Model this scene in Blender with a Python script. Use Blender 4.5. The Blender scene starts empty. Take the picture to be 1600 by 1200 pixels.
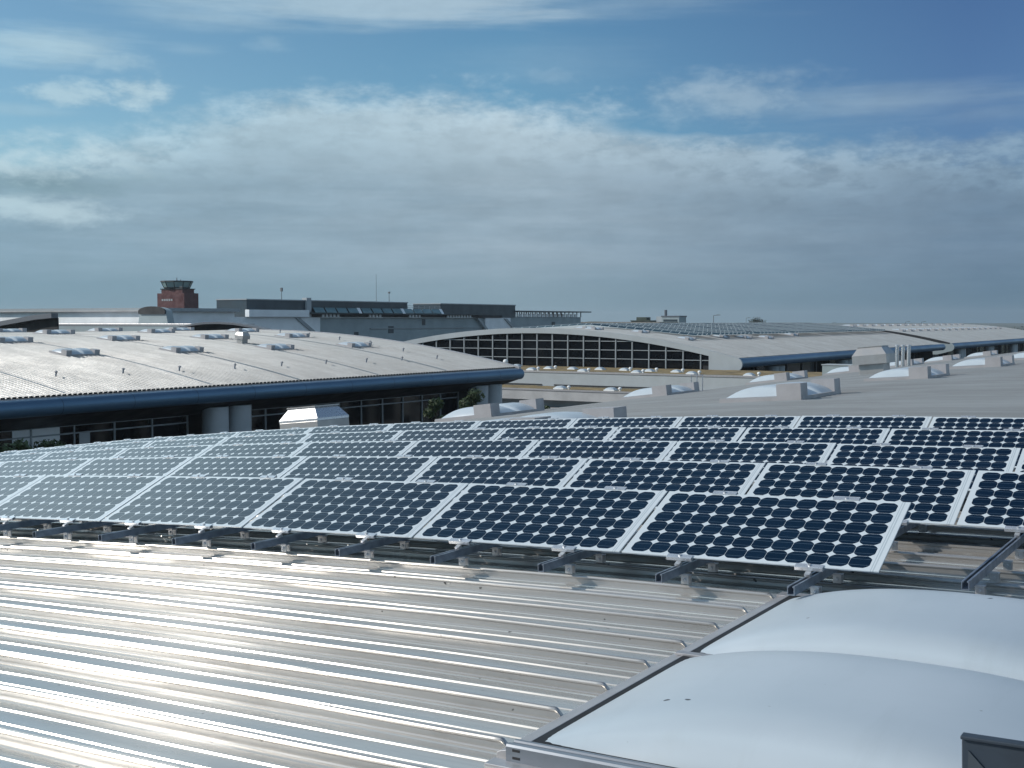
import bpy, math, random
import numpy as np
from mathutils import Vector, Matrix
random.seed(7); rng = np.random.default_rng(7)
scn = bpy.context.scene
COL = scn.collection
R_ = math.radians
# ------------------------------------------------------------------ camera
F = 1923.26; PITCH = 0.0514124; AZ = R_(31.78611); CAM = Vector((-2.5175, 0.0, 1.557))
cd = bpy.data.cameras.new('camera'); cam = bpy.data.objects.new('camera', cd); COL.objects.link(cam)
cam.location = CAM; cam.rotation_euler = (math.pi/2-PITCH, 0, AZ)
cd.sensor_width = 36; cd.lens = F/1600*36; cd.clip_start = .05; cd.clip_end = 20000
scn.camera = cam
FW = Vector((-math.sin(AZ)*math.cos(PITCH), math.cos(AZ)*math.cos(PITCH), -math.sin(PITCH)))
RT = Vector((math.cos(AZ), math.sin(AZ), 0)); UP = RT.cross(FW)
def ray(x, y): return FW + RT*((x-800)/F) - UP*((y-600)/F)
def at_x(x, y, X): r = ray(x, y); return CAM + r*((X-CAM.x)/r.x)
def at_y(x, y, Y): r = ray(x, y); return CAM + r*((Y-CAM.y)/r.y)
def at_z(x, y, Z): r = ray(x, y); return CAM + r*((Z-CAM.z)/r.z)
GROUND = -16.0
# ------------------------------------------------------------------ node helpers
def new_mat(name):
    m = bpy.data.materials.new(name); m.use_nodes = True
    nt = m.node_tree; b = nt.nodes['Principled BSDF']
    return m, nt, b
def nmath(nt, op, a, b=None, c=None, clamp=False):
    n = nt.nodes.new('ShaderNodeMath'); n.operation = op; n.use_clamp = clamp
    for i, v in enumerate((a, b, c)):
        if v is None: continue
        if isinstance(v, (int, float)): n.inputs[i].default_value = v
        else: nt.links.new(v, n.inputs[i])
    return n.outputs[0]
def nmix(nt, fac, a, b, blend='MIX'):
    n = nt.nodes.new('ShaderNodeMix'); n.data_type = 'RGBA'; n.blend_type = blend; n.clamp_factor = True
    for s, v in ((n.inputs[0], fac), (n.inputs[6], a), (n.inputs[7], b)):
        if isinstance(v, (int, float)): s.default_value = v
        elif isinstance(v, tuple): s.default_value = (*v[:3], 1)
        else: nt.links.new(v, s)
    return n.outputs[2]
def nmap(nt, v, a, b, c=0., d=1., smooth=True):
    n = nt.nodes.new('ShaderNodeMapRange'); n.clamp = True
    n.interpolation_type = 'SMOOTHSTEP' if smooth else 'LINEAR'
    nt.links.new(v, n.inputs[0])
    for i, x in zip((1, 2, 3, 4), (a, b, c, d)): n.inputs[i].default_value = x
    return n.outputs[0]
def ncoord(nt, kind='Object', scale=(1, 1, 1)):
    t = nt.nodes.new('ShaderNodeTexCoord'); m = nt.nodes.new('ShaderNodeMapping')
    nt.links.new(t.outputs[kind], m.inputs[0]); m.inputs['Scale'].default_value = scale
    return m.outputs[0]
def nnoise(nt, vec, scale=1., detail=4., rough=.55, out=0):
    n = nt.nodes.new('ShaderNodeTexNoise'); n.inputs['Scale'].default_value = scale
    n.inputs['Detail'].default_value = detail; n.inputs['Roughness'].default_value = rough
    nt.links.new(vec, n.inputs['Vector']); return n.outputs[out]
def nbump(nt, h, strength=.2, dist=.01):
    n = nt.nodes.new('ShaderNodeBump'); n.inputs['Strength'].default_value = strength
    n.inputs['Distance'].default_value = dist; nt.links.new(h, n.inputs['Height']); return n.outputs[0]
def simple(name, col, rough=.6, metal=0., var=.18, scale=1.5, bump=0., spec=.5, stretch=(1, 1, 1)):
    m, nt, b = new_mat(name)
    v = ncoord(nt, 'Object', stretch)
    n = nnoise(nt, v, scale, 6.)
    dark = tuple(c*(1-var) for c in col); light = tuple(min(1, c*(1+var*.6)) for c in col)
    nt.links.new(nmix(nt, nmap(nt, n, .3, .7), dark, light), b.inputs['Base Color'])
    nt.links.new(nmap(nt, n, .3, .7, rough*1.15, rough*.85), b.inputs['Roughness'])
    b.inputs['Metallic'].default_value = metal; b.inputs['Specular IOR Level'].default_value = spec
    if bump:
        nt.links.new(nbump(nt, nnoise(nt, v, scale*8, 3.), bump, .01), b.inputs['Normal'])
    return m
def roof_metal(name, near, base=(.55, .53, .505), rough=.25, aniso=.8, metal=.62, grain=.26, wgrain=.05):
    m, nt, b = new_mat(name)
    v = ncoord(nt, 'Object', (1, 1, 1))
    big = nnoise(nt, v, .35, 5.)
    streak = nnoise(nt, ncoord(nt, 'Object', (.5, 9., 9.)), 1., 5., .6)
    k = nmath(nt, 'ADD', nmath(nt, 'MULTIPLY', big, .5), nmath(nt, 'MULTIPLY', streak, .5))
    c = nmix(nt, nmap(nt, k, .35, .65), tuple(x*.84 for x in base), tuple(x*1.06 for x in base))
    s2 = nnoise(nt, ncoord(nt, 'Object', (.06, .8, .8)), 1., 4., .6)
    c = nmix(nt, nmath(nt, 'MULTIPLY', nmap(nt, s2, .38, .66), .30 if not near else .12), c, tuple(x*.62 for x in base))
    if near:
        sp = nnoise(nt, v, 16., 2., .5)
        c = nmix(nt, nmap(nt, sp, .735, .77), c, (.09, .085, .08))
        st = nnoise(nt, ncoord(nt, 'Object', (2.2, 5., 5.)), 1., 6., .65)
        c = nmix(nt, nmath(nt, 'MULTIPLY', nmap(nt, st, .56, .75), .35), c, (.33, .29, .25))
        n1 = nnoise(nt, ncoord(nt, 'Object', (1.6, 10., 10.)), 1., 3.)
        nt.links.new(nbump(nt, n1, .09, .02), b.inputs['Normal'])
    nt.links.new(c, b.inputs['Base Color'])
    nt.links.new(nmap(nt, k, .35, .65, rough*1.12, rough*.9), b.inputs['Roughness'])
    b.inputs['Metallic'].default_value = metal
    # the rolled grain along the sheets smears part of the reflection across them
    g2 = nt.nodes.new('ShaderNodeBsdfAnisotropic'); nt.links.new(c, g2.inputs['Color'])
    g2.inputs['Roughness'].default_value = grain; g2.inputs['Anisotropy'].default_value = aniso
    t = nt.nodes.new('ShaderNodeCombineXYZ'); t.inputs[0].default_value = 1.
    nt.links.new(t.outputs[0], g2.inputs['Tangent'])
    if near: nt.links.new(b.inputs['Normal'].links[0].from_socket, g2.inputs['Normal'])
    mx = nt.nodes.new('ShaderNodeMixShader'); mx.inputs[0].default_value = wgrain
    nt.links.new(b.outputs[0], mx.inputs[1]); nt.links.new(g2.outputs[0], mx.inputs[2])
    nt.links.new(mx.outputs[0], nt.nodes['Material Output'].inputs['Surface'])
    return m
M = {}
M['roof'] = roof_metal('aluminium_roof', True)
M['roof_far'] = roof_metal('aluminium_roof_weathered', False, base=(.53, .525, .515), rough=.38, metal=.42, grain=.34, aniso=.6, wgrain=.06)
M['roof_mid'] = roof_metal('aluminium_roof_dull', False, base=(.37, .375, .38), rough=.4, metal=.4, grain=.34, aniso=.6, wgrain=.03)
M['flash'] = simple('aluminium_flashing', (.46, .45, .46), .45, .6, .15, 3.)
M['bar'] = simple('kerb_bar_aluminium', (.25, .27, .30), .35, .6, .15, 6.)
M['rail'] = simple('galvanised_rail', (.30, .34, .40), .42, .75, .25, 12.)
M['clip'] = simple('bright_aluminium', (.66, .68, .71), .28, .6, .12, 20.)
M['zinc'] = simple('zinc_bracket', (.62, .62, .63), .35, .7, .2, 25.)
M['undershade'] = simple('painted_underside_shade', (.06, .06, .065), .7, 0, .1, 3.)  # underside painted dark to deepen the shade below the panels; real sheet is white
M['black'] = simple('black_rubber', (.015, .015, .017), .7, 0, .2, 5.)
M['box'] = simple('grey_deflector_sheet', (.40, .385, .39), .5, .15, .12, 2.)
M['boxshade'] = simple('deflector_painted_shade', (.045, .06, .08), .5, .2, .2, 4.)  # shade on the near deflector put into its base colour
M['boxlit'] = simple('deflector_painted_light', (.07, .085, .10), .5, .2, .2, 4.)  # lighter tone painted for the lit triangle on that shaded plate
M['vent'] = simple('vent_sheet', (.42, .41, .40), .38, .55, .12, 2.)
M['fascia'] = simple('sky_tinted_fascia', (.10, .19, .29), .38, .5, .05, .15)  # blue of the sky reflected in the aluminium, put into the base colour
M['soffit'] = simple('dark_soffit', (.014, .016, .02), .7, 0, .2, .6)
M['glass'] = simple('dark_facade_glass', (.006, .008, .011), .06, 0, .3, .2, spec=.25)
M['interior'] = simple('dark_interior', (.01, .011, .013), .8, 0, .2, .5)
M['mull'] = simple('mullion_grey', (.30, .33, .35), .5, .2, .1, 2.)
M['mulldark'] = simple('mullion_dark', (.12, .13, .15), .5, .2, .1, 2.)
M['white'] = simple('white_render', (.82, .84, .85), .7, 0, .07, .3)
M['panelgrey'] = simple('pale_grey_panel', (.38, .415, .435), .55, 0, .08, .35)
M['beige'] = simple('beige_concrete', (.40, .40, .40), .8, 0, .12, .5, .1)
M['teal'] = simple('teal_grey_panel', (.30, .36, .38), .55, 0, .1, .3)
M['darkblue'] = simple('dark_blue_cladding', (.025, .045, .06), .4, .1, .25, .3)
M['brick'] = simple('red_brick', (.085, .022, .024), .8, 0, .2, .6)
M['sedum'] = simple('dry_sedum', (.23, .165, .075), .95, 0, .45, .6, .5)
M['concrete'] = simple('concrete', (.32, .32, .33), .85, 0, .15, .4, .15)
M['cyl'] = simple('round_duct_sheet', (.42, .46, .49), .5, .2, .1, .5)
M['awning'] = simple('teal_awning', (.14, .24, .26), .5, 0, .2, .5)
M['bark'] = simple('bark', (.09, .065, .045), .9, 0, .3, 4.)
M['leaf'] = simple('leaf', (.045, .075, .02), .6, 0, .55, .9)
M['leafdark'] = simple('far_leaf', (.03, .045, .03), .7, 0, .4, .3)
M['asphalt'] = simple('asphalt', (.06, .06, .062), .9, 0, .2, .3)
M['grass'] = simple('grass', (.045, .055, .038), .95, 0, .35, .02)
M['paving'] = simple('paving', (.10, .10, .098), .9, 0, .15, .3)
M['hill'] = simple('hill_scrub', (.10, .13, .11), .95, 0, .3, .01)
M['brown'] = simple('brown_roofing', (.19, .17, .15), .9, 0, .2, .05)
M['pole'] = simple('grey_pole', (.16, .17, .18), .5, .4, .1, 1.)
M['stainless'] = simple('stainless_flue', (.66, .66, .66), .3, .9, .1, 3.)

def dome_mat():
    m, nt, b = new_mat('opal_dome')
    v = ncoord(nt, 'Object')
    n = nnoise(nt, v, .9, 4.); sp = nnoise(nt, v, 9., 2., .4); st = nnoise(nt, v, 3.2, 5., .6)
    c = nmix(nt, nmap(nt, n, .3, .7), (.44, .50, .545), (.49, .545, .59))
    c = nmix(nt, nmath(nt, 'MULTIPLY', nmap(nt, st, .58, .75), .12), c, (.35, .38, .38))
    c = nmix(nt, nmap(nt, sp, .765, .785), c, (.05, .05, .055))
    wd_ = nnoise(nt, v, 5.5, 2., .4)
    c = nmix(nt, nmap(nt, wd_, .765, .78), c, (.75, .77, .78))
    sk = nnoise(nt, ncoord(nt, 'Object', (7., .9, 1.)), 1., 5., .65)
    c = nmix(nt, nmath(nt, 'MULTIPLY', nmap(nt, sk, .5, .75), .16), c, (.33, .37, .39))
    nt.links.new(c, b.inputs['Base Color'])
    b.inputs['Roughness'].default_value = .33; b.inputs['Specular IOR Level'].default_value = .35
    nt.links.new(nbump(nt, nnoise(nt, v, 1.3, 2.), .12, .03), b.inputs['Normal'])
    return m
M['dome'] = dome_mat()
M['dome_far'] = simple('white_dome', (.46, .52, .57), .35, 0, .06, 1.)

PW, PL, PITCHC = 1.585, .786, .1235
def cell_mat():
    m, nt, b = new_mat('solar_cells')
    t = nt.nodes.new('ShaderNodeTexCoord'); s = nt.nodes.new('ShaderNodeSeparateXYZ')
    nt.links.new(t.outputs['Object'], s.inputs[0])
    xx = nmath(nt, 'ADD', s.outputs[0], PW/2)
    u = nmath(nt, 'DIVIDE', nmath(nt, 'SUBTRACT', xx, .040), PITCHC)
    v = nmath(nt, 'DIVIDE', nmath(nt, 'SUBTRACT', s.outputs[1], .0225), PITCHC)
    ins = nmath(nt, 'MULTIPLY', nmath(nt, 'MULTIPLY', nmath(nt, 'GREATER_THAN', u, 0.), nmath(nt, 'LESS_THAN', u, 12.)),
                nmath(nt, 'MULTIPLY', nmath(nt, 'GREATER_THAN', v, 0.), nmath(nt, 'LESS_THAN', v, 6.)))
    ax = nmath(nt, 'ABSOLUTE', nmath(nt, 'SUBTRACT', nmath(nt, 'FRACT', u), .5))
    ay = nmath(nt, 'ABSOLUTE', nmath(nt, 'SUBTRACT', nmath(nt, 'FRACT', v), .5))
    sq = nmath(nt, 'LESS_THAN', nmath(nt, 'MAXIMUM', ax, ay), .4925)
    rr = nmath(nt, 'SQRT', nmath(nt, 'ADD', nmath(nt, 'MULTIPLY', ax, ax), nmath(nt, 'MULTIPLY', ay, ay)))
    ci = nmath(nt, 'LESS_THAN', rr, .55)
    cell = nmath(nt, 'MULTIPLY', ins, nmath(nt, 'MULTIPLY', sq, ci))
    bus = nmath(nt, 'LESS_THAN', nmath(nt, 'ABSOLUTE', nmath(nt, 'SUBTRACT', ay, .25)), .012)
    # every cell a little different from its neighbours
    cv = nt.nodes.new('ShaderNodeCombineXYZ')
    oi = nt.nodes.new('ShaderNodeObjectInfo')
    nt.links.new(nmath(nt, 'FLOOR', u), cv.inputs[0]); nt.links.new(nmath(nt, 'FLOOR', v), cv.inputs[1])
    nt.links.new(nmath(nt, 'MULTIPLY', oi.outputs['Random'], 91.7), cv.inputs[2])
    wn = nt.nodes.new('ShaderNodeTexWhiteNoise'); wn.noise_dimensions = '3D'; nt.links.new(cv.outputs[0], wn.inputs['Vector'])
    cc = nmix(nt, wn.outputs['Value'], (.002, .0095, .023), (.004, .0145, .033))
    cc = nmix(nt, nmath(nt, 'MULTIPLY', oi.outputs['Random'], .5), cc, (.0035, .013, .027))
    cc = nmix(nt, nmath(nt, 'MULTIPLY', bus, .45), cc, (.16, .22, .27))
    rib = nmath(nt, 'LESS_THAN', nmath(nt, 'ABSOLUTE', nmath(nt, 'SUBTRACT', xx, PW-.033)), .004)
    rib2 = nmath(nt, 'LESS_THAN', nmath(nt, 'ABSOLUTE', nmath(nt, 'SUBTRACT', xx, PW-.047)), .003)
    wh = nmix(nt, nmath(nt, 'MULTIPLY', nmath(nt, 'MAXIMUM', rib, rib2), .55), (.60, .65, .68), (.30, .36, .40))
    nz = nnoise(nt, t.outputs['Object'], 6., 5.)
    wh = nmix(nt, nmath(nt, 'MULTIPLY', nmap(nt, nz, .5, .8), .18), wh, (.42, .44, .44))
    nt.links.new(nmix(nt, cell, wh, cc), b.inputs['Base Color'])
    nt.links.new(nmap(nt, nz, .3, .7, .10, .17), b.inputs['Roughness'])
    b.inputs['Specular IOR Level'].default_value = .5
    return m
M['cells'] = cell_mat()
def pv_far_mat():
    m, nt, b = new_mat('far_solar_modules')
    br = nt.nodes.new('ShaderNodeTexBrick')
    t = nt.nodes.new('ShaderNodeTexCoord'); nt.links.new(t.outputs['UV'], br.inputs['Vector'])
    br.offset = 0.; br.inputs['Scale'].default_value = 1.
    br.inputs['Brick Width'].default_value = 1.6; br.inputs['Row Height'].default_value = .8
    br.inputs['Mortar Size'].default_value = .05
    br.inputs['Color1'].default_value = (.022, .045, .06, 1); br.inputs['Color2'].default_value = (.04, .07, .085, 1)
    br.inputs['Mortar'].default_value = (.5, .55, .56, 1)
    nt.links.new(br.outputs[0], b.inputs['Base Color']); b.inputs['Roughness'].default_value = .15
    return m
M['pvfar'] = pv_far_mat()

# ------------------------------------------------------------------ mesh builder
class MB:
    def __init__(s): s.v = []; s.f = []; s.mi = []; s.uv = None
    def add(s, vs, fs, mi=0):
        o = len(s.v); s.v += [tuple(p) for p in vs]; s.f += [tuple(i+o for i in f) for f in fs]; s.mi += [mi]*len(fs); return s
    def box(s, x0, x1, y0, y1, z0, z1, mi=0):
        return s.add([(x0,y0,z0),(x1,y0,z0),(x1,y1,z0),(x0,y1,z0),(x0,y0,z1),(x1,y0,z1),(x1,y1,z1),(x0,y1,z1)],
                     [(0,3,2,1),(4,5,6,7),(0,1,5,4),(1,2,6,5),(2,3,7,6),(3,0,4,7)], mi)
    def prism(s, poly, axis, a, b, mi=0):
        # poly: 2D outline; axis 'y' -> (x,z) swept in y, 'x' -> (y,z) swept in x, 'z' -> (x,y)
        n = len(poly)
        def P(p, t): return {'y': (p[0], t, p[1]), 'x': (t, p[0], p[1]), 'z': (p[0], p[1], t)}[axis]
        vs = [P(p, a) for p in poly]+[P(p, b) for p in poly]
        fs = [tuple(range(n)), tuple(range(2*n-1, n-1, -1))]+[(i, i+n, (i+1) % n+n, (i+1) % n) for i in range(n)]
        return s.add(vs, fs, mi)
    def tube(s, p0, p1, r0, r1=None, n=10, mi=0):
        r1 = r0 if r1 is None else r1
        p0 = Vector(p0); p1 = Vector(p1); d = (p1-p0).normalized()
        a = d.orthogonal().normalized(); b = d.cross(a)
        vs = []
        for p, r in ((p0, r0), (p1, r1)):
            for i in range(n):
                t = 2*math.pi*i/n; vs.append(p+a*(r*math.cos(t))+b*(r*math.sin(t)))
        fs = [(i, (i+1) % n, n+(i+1) % n, n+i) for i in range(n)]+[tuple(range(n-1, -1, -1)), tuple(range(n, 2*n))]
        return s.add(vs, fs, mi)
    def lathe(s, c, prof, n=20, mi=0):
        vs = []; fs = []
        for r, z in prof:
            for i in range(n):
                t = 2*math.pi*i/n; vs.append((c[0]+r*math.cos(t), c[1]+r*math.sin(t), c[2]+z))
        for k in range(len(prof)-1):
            for i in range(n):
                fs.append((k*n+i, k*n+(i+1) % n, (k+1)*n+(i+1) % n, (k+1)*n+i))
        fs.append(tuple(range(n-1, -1, -1))); k = len(prof)-1; fs.append(tuple(range(k*n, k*n+n)))
        return s.add(vs, fs, mi)
    def grid(s, pts, mi=0):
        h = len(pts); w = len(pts[0]); vs = [p for r in pts for p in r]
        fs = [(i*w+j, i*w+j+1, (i+1)*w+j+1, (i+1)*w+j) for i in range(h-1) for j in range(w-1)]
        return s.add(vs, fs, mi)
    def build(s, name, mat, parent=None, world=False, smooth=None, bevel=0.):
        me = bpy.data.meshes.new(name)
        v = s.v
        if world and parent is not None:
            o = parent.location; v = [(p[0]-o.x, p[1]-o.y, p[2]-o.z) for p in v]
        me.from_pydata(v, [], s.f); me.update()
        for mm in (mat if isinstance(mat, (list, tuple)) else [mat]): me.materials.append(mm)
        if any(s.mi): me.polygons.foreach_set('material_index', s.mi)
        if smooth is not None:
            me.shade_smooth(); me.set_sharp_from_angle(angle=R_(smooth))
        ob = bpy.data.objects.new(name, me); COL.objects.link(ob)
        if parent is not None: ob.parent = parent
        if bevel:
            md = ob.modifiers.new('bevel', 'BEVEL'); md.width = bevel; md.segments = 2; md.limit_method = 'ANGLE'
        return ob
def tag(o, label, cat, group=None, kind=None):
    if label: o['label'] = label
    if cat: o['category'] = cat
    if group: o['group'] = group
    if kind: o['kind'] = kind
    return o
def thing(name, label, cat, loc=(0, 0, 0), rot=(0, 0, 0), group=None):
    o = bpy.data.objects.new(name, None); COL.objects.link(o); o.empty_display_size = .2
    o.location = loc; o.rotation_euler = rot; tag(o, label, cat, group); return o
def copy_tree(o, parent=None):
    c = o.copy(); COL.objects.link(c)
    if parent is not None: c.parent = parent
    for ch in list(o.children): copy_tree(ch, c)
    return c
ORD = 'first second third fourth fifth sixth seventh eighth ninth tenth eleventh twelfth thirteenth fourteenth fifteenth'.split()
ORD += 'sixteenth seventeenth eighteenth nineteenth twentieth'.split()+['twenty-'+w for w in ORD[:9]]+['thirtieth']

# ------------------------------------------------------------------ light and sky
SUN = Vector((-.735, -.47, .488)).normalized()
EL = math.asin(SUN.z)
ld = bpy.data.lights.new('sun', 'SUN'); lo = bpy.data.objects.new('sun', ld); COL.objects.link(lo)
ld.energy = 3.4; ld.angle = R_(.53); ld.color = (1., .95, .88)
lo.rotation_euler = (-SUN).to_track_quat('-Z', 'Y').to_euler(); lo.location = (-40, -40, 40)
w = bpy.data.worlds.new('World'); scn.world = w; w.use_nodes = True
nt = w.node_tree; bg = nt.nodes['Background']; SKY = .1
bg.inputs['Strength'].default_value = SKY
sky = nt.nodes.new('ShaderNodeTexSky'); sky.sky_type = 'NISHITA'; sky.sun_disc = False
sky.sun_elevation = EL; sky.sun_rotation = math.atan2(SUN.x, SUN.y) % (2*math.pi)
sky.air_density = 1.0; sky.dust_density = .6; sky.ozone_density = 1.6; sky.altitude = 500
tc = nt.nodes.new('ShaderNodeTexCoord'); sx = nt.nodes.new('ShaderNodeSeparateXYZ')
nt.links.new(tc.outputs['Generated'], sx.inputs[0])
fx, fy = -math.sin(AZ), math.cos(AZ)
dr = nmath(nt, 'ADD', nmath(nt, 'MULTIPLY', sx.outputs[0], fy), nmath(nt, 'MULTIPLY', sx.outputs[1], -fx))
df = nmath(nt, 'ADD', nmath(nt, 'MULTIPLY', sx.outputs[0], fx), nmath(nt, 'MULTIPLY', sx.outputs[1], fy))
az = nmath(nt, 'MULTIPLY', nmath(nt, 'ARCTAN2', dr, df), 180/math.pi)      # compass degrees, 0 = north-west over the halls
el = nmath(nt, 'MULTIPLY', nmath(nt, 'ARCSINE', sx.outputs[2]), 180/math.pi)
def azel(x, y):
    r = ray(x, y).normalized(); return (math.degrees(math.atan2(r.dot(RT), r.dot(Vector((fx, fy, 0))))), math.degrees(math.asin(r.z)))
def nvec(a, b, c=0.):
    n = nt.nodes.new('ShaderNodeCombineXYZ')
    for i, v in enumerate((a, b, c)):
        if isinstance(v, (int, float)): n.inputs[i].default_value = v
        else: nt.links.new(v, n.inputs[i])
    return n.outputs[0]
v1 = nvec(nmath(nt, 'MULTIPLY', az, .16), nmath(nt, 'MULTIPLY', el, .42))
v2 = nvec(nmath(nt, 'MULTIPLY', az, .10), nmath(nt, 'MULTIPLY', el, 1.05), 7.)
v3 = nvec(nmath(nt, 'MULTIPLY', az, .62), nmath(nt, 'MULTIPLY', el, 1.3), 3.)
n1 = nnoise(nt, v1, 1., 7., .6); n2 = nnoise(nt, v2, 1., 6., .6); n3 = nnoise(nt, v3, 1., 6., .62)
n5 = nnoise(nt, nvec(nmath(nt, 'MULTIPLY', az, .26), nmath(nt, 'MULTIPLY', el, .8), 11.), 1., 7., .62)
# upper edge of the cloud deck by compass direction
pts = [azel(x, y) for x, y in ((-300, 240), (0, 222), (110, 212), (230, 193), (330, 172), (450, 145), (560, 138), (660, 146), (760, 150), (860, 166),
       (940, 168), (1010, 186), (1060, 208), (1150, 212), (1300, 205), (1450, 212), (1600, 222), (1900, 230))]
fc = nt.nodes.new('ShaderNodeFloatCurve'); cu = fc.mapping.curves[0]
def A(a): return (a+40)/80
cu.points[0].location = (0, pts[0][1]/20); cu.points[1].location = (1, pts[-1][1]/20)
for a, e in pts: cu.points.new(A(a), e/20)
fc.mapping.update()
nt.links.new(nmath(nt, 'DIVIDE', nmath(nt, 'ADD', az, 40.), 80., clamp=True), fc.inputs['Value'])
edge = nmath(nt, 'MULTIPLY', fc.outputs[0], 20.)
depth = nmath(nt, 'SUBTRACT', edge, el)                                    # degrees below the deck's edge
dn = nmath(nt, 'ADD', depth, nmath(nt, 'ADD', nmath(nt, 'MULTIPLY', nmath(nt, 'SUBTRACT', n1, .5), 4.2), nmath(nt, 'MULTIPLY', nmath(nt, 'SUBTRACT', n3, .5), 3.0)))
deck = nmap(nt, dn, -.9, 1.5)
# thin holes and loose puffs, each at its own place in the sky
def blob(x, y, wx, wy, soft=.8, amp=1., nz=n3):
    a0, e0 = azel(x, y); ra = math.degrees(wx/F); re = math.degrees(wy/F)
    ux = nmath(nt, 'DIVIDE', nmath(nt, 'SUBTRACT', az, a0), ra); uy = nmath(nt, 'DIVIDE', nmath(nt, 'SUBTRACT', el, e0), re)
    d = nmath(nt, 'SQRT', nmath(nt, 'ADD', nmath(nt, 'MULTIPLY', ux, ux), nmath(nt, 'MULTIPLY', uy, uy)))
    d = nmath(nt, 'ADD', d, nmath(nt, 'MULTIPLY', nmath(nt, 'SUBTRACT', nz, .5), -3.0))
    return nmath(nt, 'MULTIPLY', nmap(nt, d, .62-soft*.6, 1.+soft*.75, 1., 0.), amp)
puffs = None
for a in ((110, 147, 60, 17, .7, .75, n3), (218, 145, 45, 22, .7, .8, n3), (60, 72, 120, 26, .9, .7, n2), (175, 95, 50, 14, .9, .45, n3),
          (600, 2, 360, 30, 1., .62, n2), (330, 30, 130, 14, 1., .45, n2), (400, 5, 90, 26, 1., .3, n3), (960, 10, 200, 16, 1., .3, n2), (20, 170, 60, 7, .9, .3, n2),
          (420, 66, 26, 12, .9, .2, n3), (300, 78, 50, 9, .9, .22, n2), (860, 118, 60, 12, 1., .22, n3),
          (1150, 152, 110, 28, 1.2, .55, n3), (1390, 160, 170, 20, 1.2, .5, n2), (1560, 175, 90, 14, 1.2, .3, n2), (850, 100, 120, 30, 1.2, .12, n2)):
    b_ = blob(*a); puffs = b_ if puffs is None else nmath(nt, 'MAXIMUM', puffs, b_)
lump = nmath(nt, 'MAXIMUM', nmath(nt, 'MAXIMUM', blob(30, 243, 120, 26, 1., .8, n3), blob(70, 328, 85, 16, 1., .75, n3)), nmath(nt, 'MAXIMUM', blob(10, 318, 60, 10, 1., .7, n3), blob(175, 240, 60, 16, 1.2, .35, n3)))
dusk = blob(60, 284, 130, 20, 1.2, .55, n3)
hole = blob(1120, 195, 130, 13, .9, .8, n3)
# broken cloud over the rest of the sky
v4 = nt.nodes.new('ShaderNodeVectorMath'); v4.operation = 'DIVIDE'; nt.links.new(tc.outputs['Generated'], v4.inputs[0])
zz = nmath(nt, 'ADD', nmath(nt, 'MAXIMUM', sx.outputs[2], 0.), .12); nt.links.new(nvec(zz, zz, zz), v4.inputs[1])
n4 = nnoise(nt, v4.outputs[0], 1.1, 6., .58)
high = nmath(nt, 'MULTIPLY', nmap(nt, nmath(nt, 'ADD', n4, nmath(nt, 'MULTIPLY', nmap(nt, az, -78., -56., 0., .2), nmap(nt, az, -42., -20., 1., 0.))), .44, .66), nmath(nt, 'MULTIPLY', nmap(nt, el, 15.5, 24.), nmath(nt, 'ADD', nmap(nt, az, -27., -1., 1., .04), nmap(nt, az, 50., 90., 0., .6), clamp=True)))
veil = nmath(nt, 'MULTIPLY', nmath(nt, 'MULTIPLY', nmap(nt, el, 14.7, 18.5), nmap(nt, el, 27., 42., 1., 0.)), nmath(nt, 'MULTIPLY', nmap(nt, az, -55., -45.), nmap(nt, az, 8., 24., 1., .35)))
veil = nmath(nt, 'MULTIPLY', veil, nmap(nt, n4, .3, .55, .65, .95))
high = nmath(nt, 'MAXIMUM', high, veil)
cover = nmath(nt, 'MAXIMUM', nmath(nt, 'MAXIMUM', nmath(nt, 'SUBTRACT', deck, hole, clamp=True), puffs), nmath(nt, 'MULTIPLY', high, .85))
# cloud colour: sunny rim, greyer body, streaks
rim = nmap(nt, nmath(nt, 'ADD', dn, nmath(nt, 'MULTIPLY', nmath(nt, 'SUBTRACT', n2, .5), 3.)), .3, 3.6, 1., 0.)
def ramp_az(stops):
    r = nt.nodes.new('ShaderNodeValToRGB'); e = r.color_ramp.elements
    while len(e) < len(stops): e.new(.5)
    for q, (a, c) in zip(e, stops): q.position = (a+60)/120; q.color = (*c, 1)
    nt.links.new(nmath(nt, 'DIVIDE', nmath(nt, 'ADD', az, 60.), 120., clamp=True), r.inputs[0]); return r.outputs[0]
body = nmix(nt, nmap(nt, n2, .25, .75), (.268, .372, .458), (.33, .435, .52))
body = nmix(nt, nmap(nt, el, 5., 9.5), body, (.42, .545, .63))
body = nmix(nt, nmap(nt, el, .2, 3.4, 1., 0.), body, (.205, .315, .385))
cloud = nmix(nt, nmath(nt, 'MULTIPLY', rim, nmap(nt, n3, .36, .62, .1, 1.)), body, (.48, .62, .71))
mott = nmap(nt, nmath(nt, 'ADD', nmath(nt, 'MULTIPLY', n5, .6), nmath(nt, 'MULTIPLY', n3, .4)), .32, .68, .91, 1.08)
mott = nmath(nt, 'ADD', 1., nmath(nt, 'MULTIPLY', nmath(nt, 'SUBTRACT', mott, 1.), nmap(nt, el, 1., 6., .35, 1.)))
cloud = nmix(nt, 1., cloud, nvec(mott, mott, mott), 'MULTIPLY')
cloud = nmix(nt, dusk, cloud, (.17, .265, .305))
cloud = nmix(nt, lump, cloud, (.62, .72, .77))
cloud = nmix(nt, nmath(nt, 'MAXIMUM', puffs, high), cloud, (.58, .70, .76))
cloud = nmix(nt, 1., cloud, ramp_az(((-50, (1, 1, 1)), (-22, (.84, .95, .98)), (0, (1, 1, 1)), (21, (.52, .60, .70)), (30, (.55, .63, .72)), (55, (1.2, 1.2, 1.2)))), 'MULTIPLY')
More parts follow.
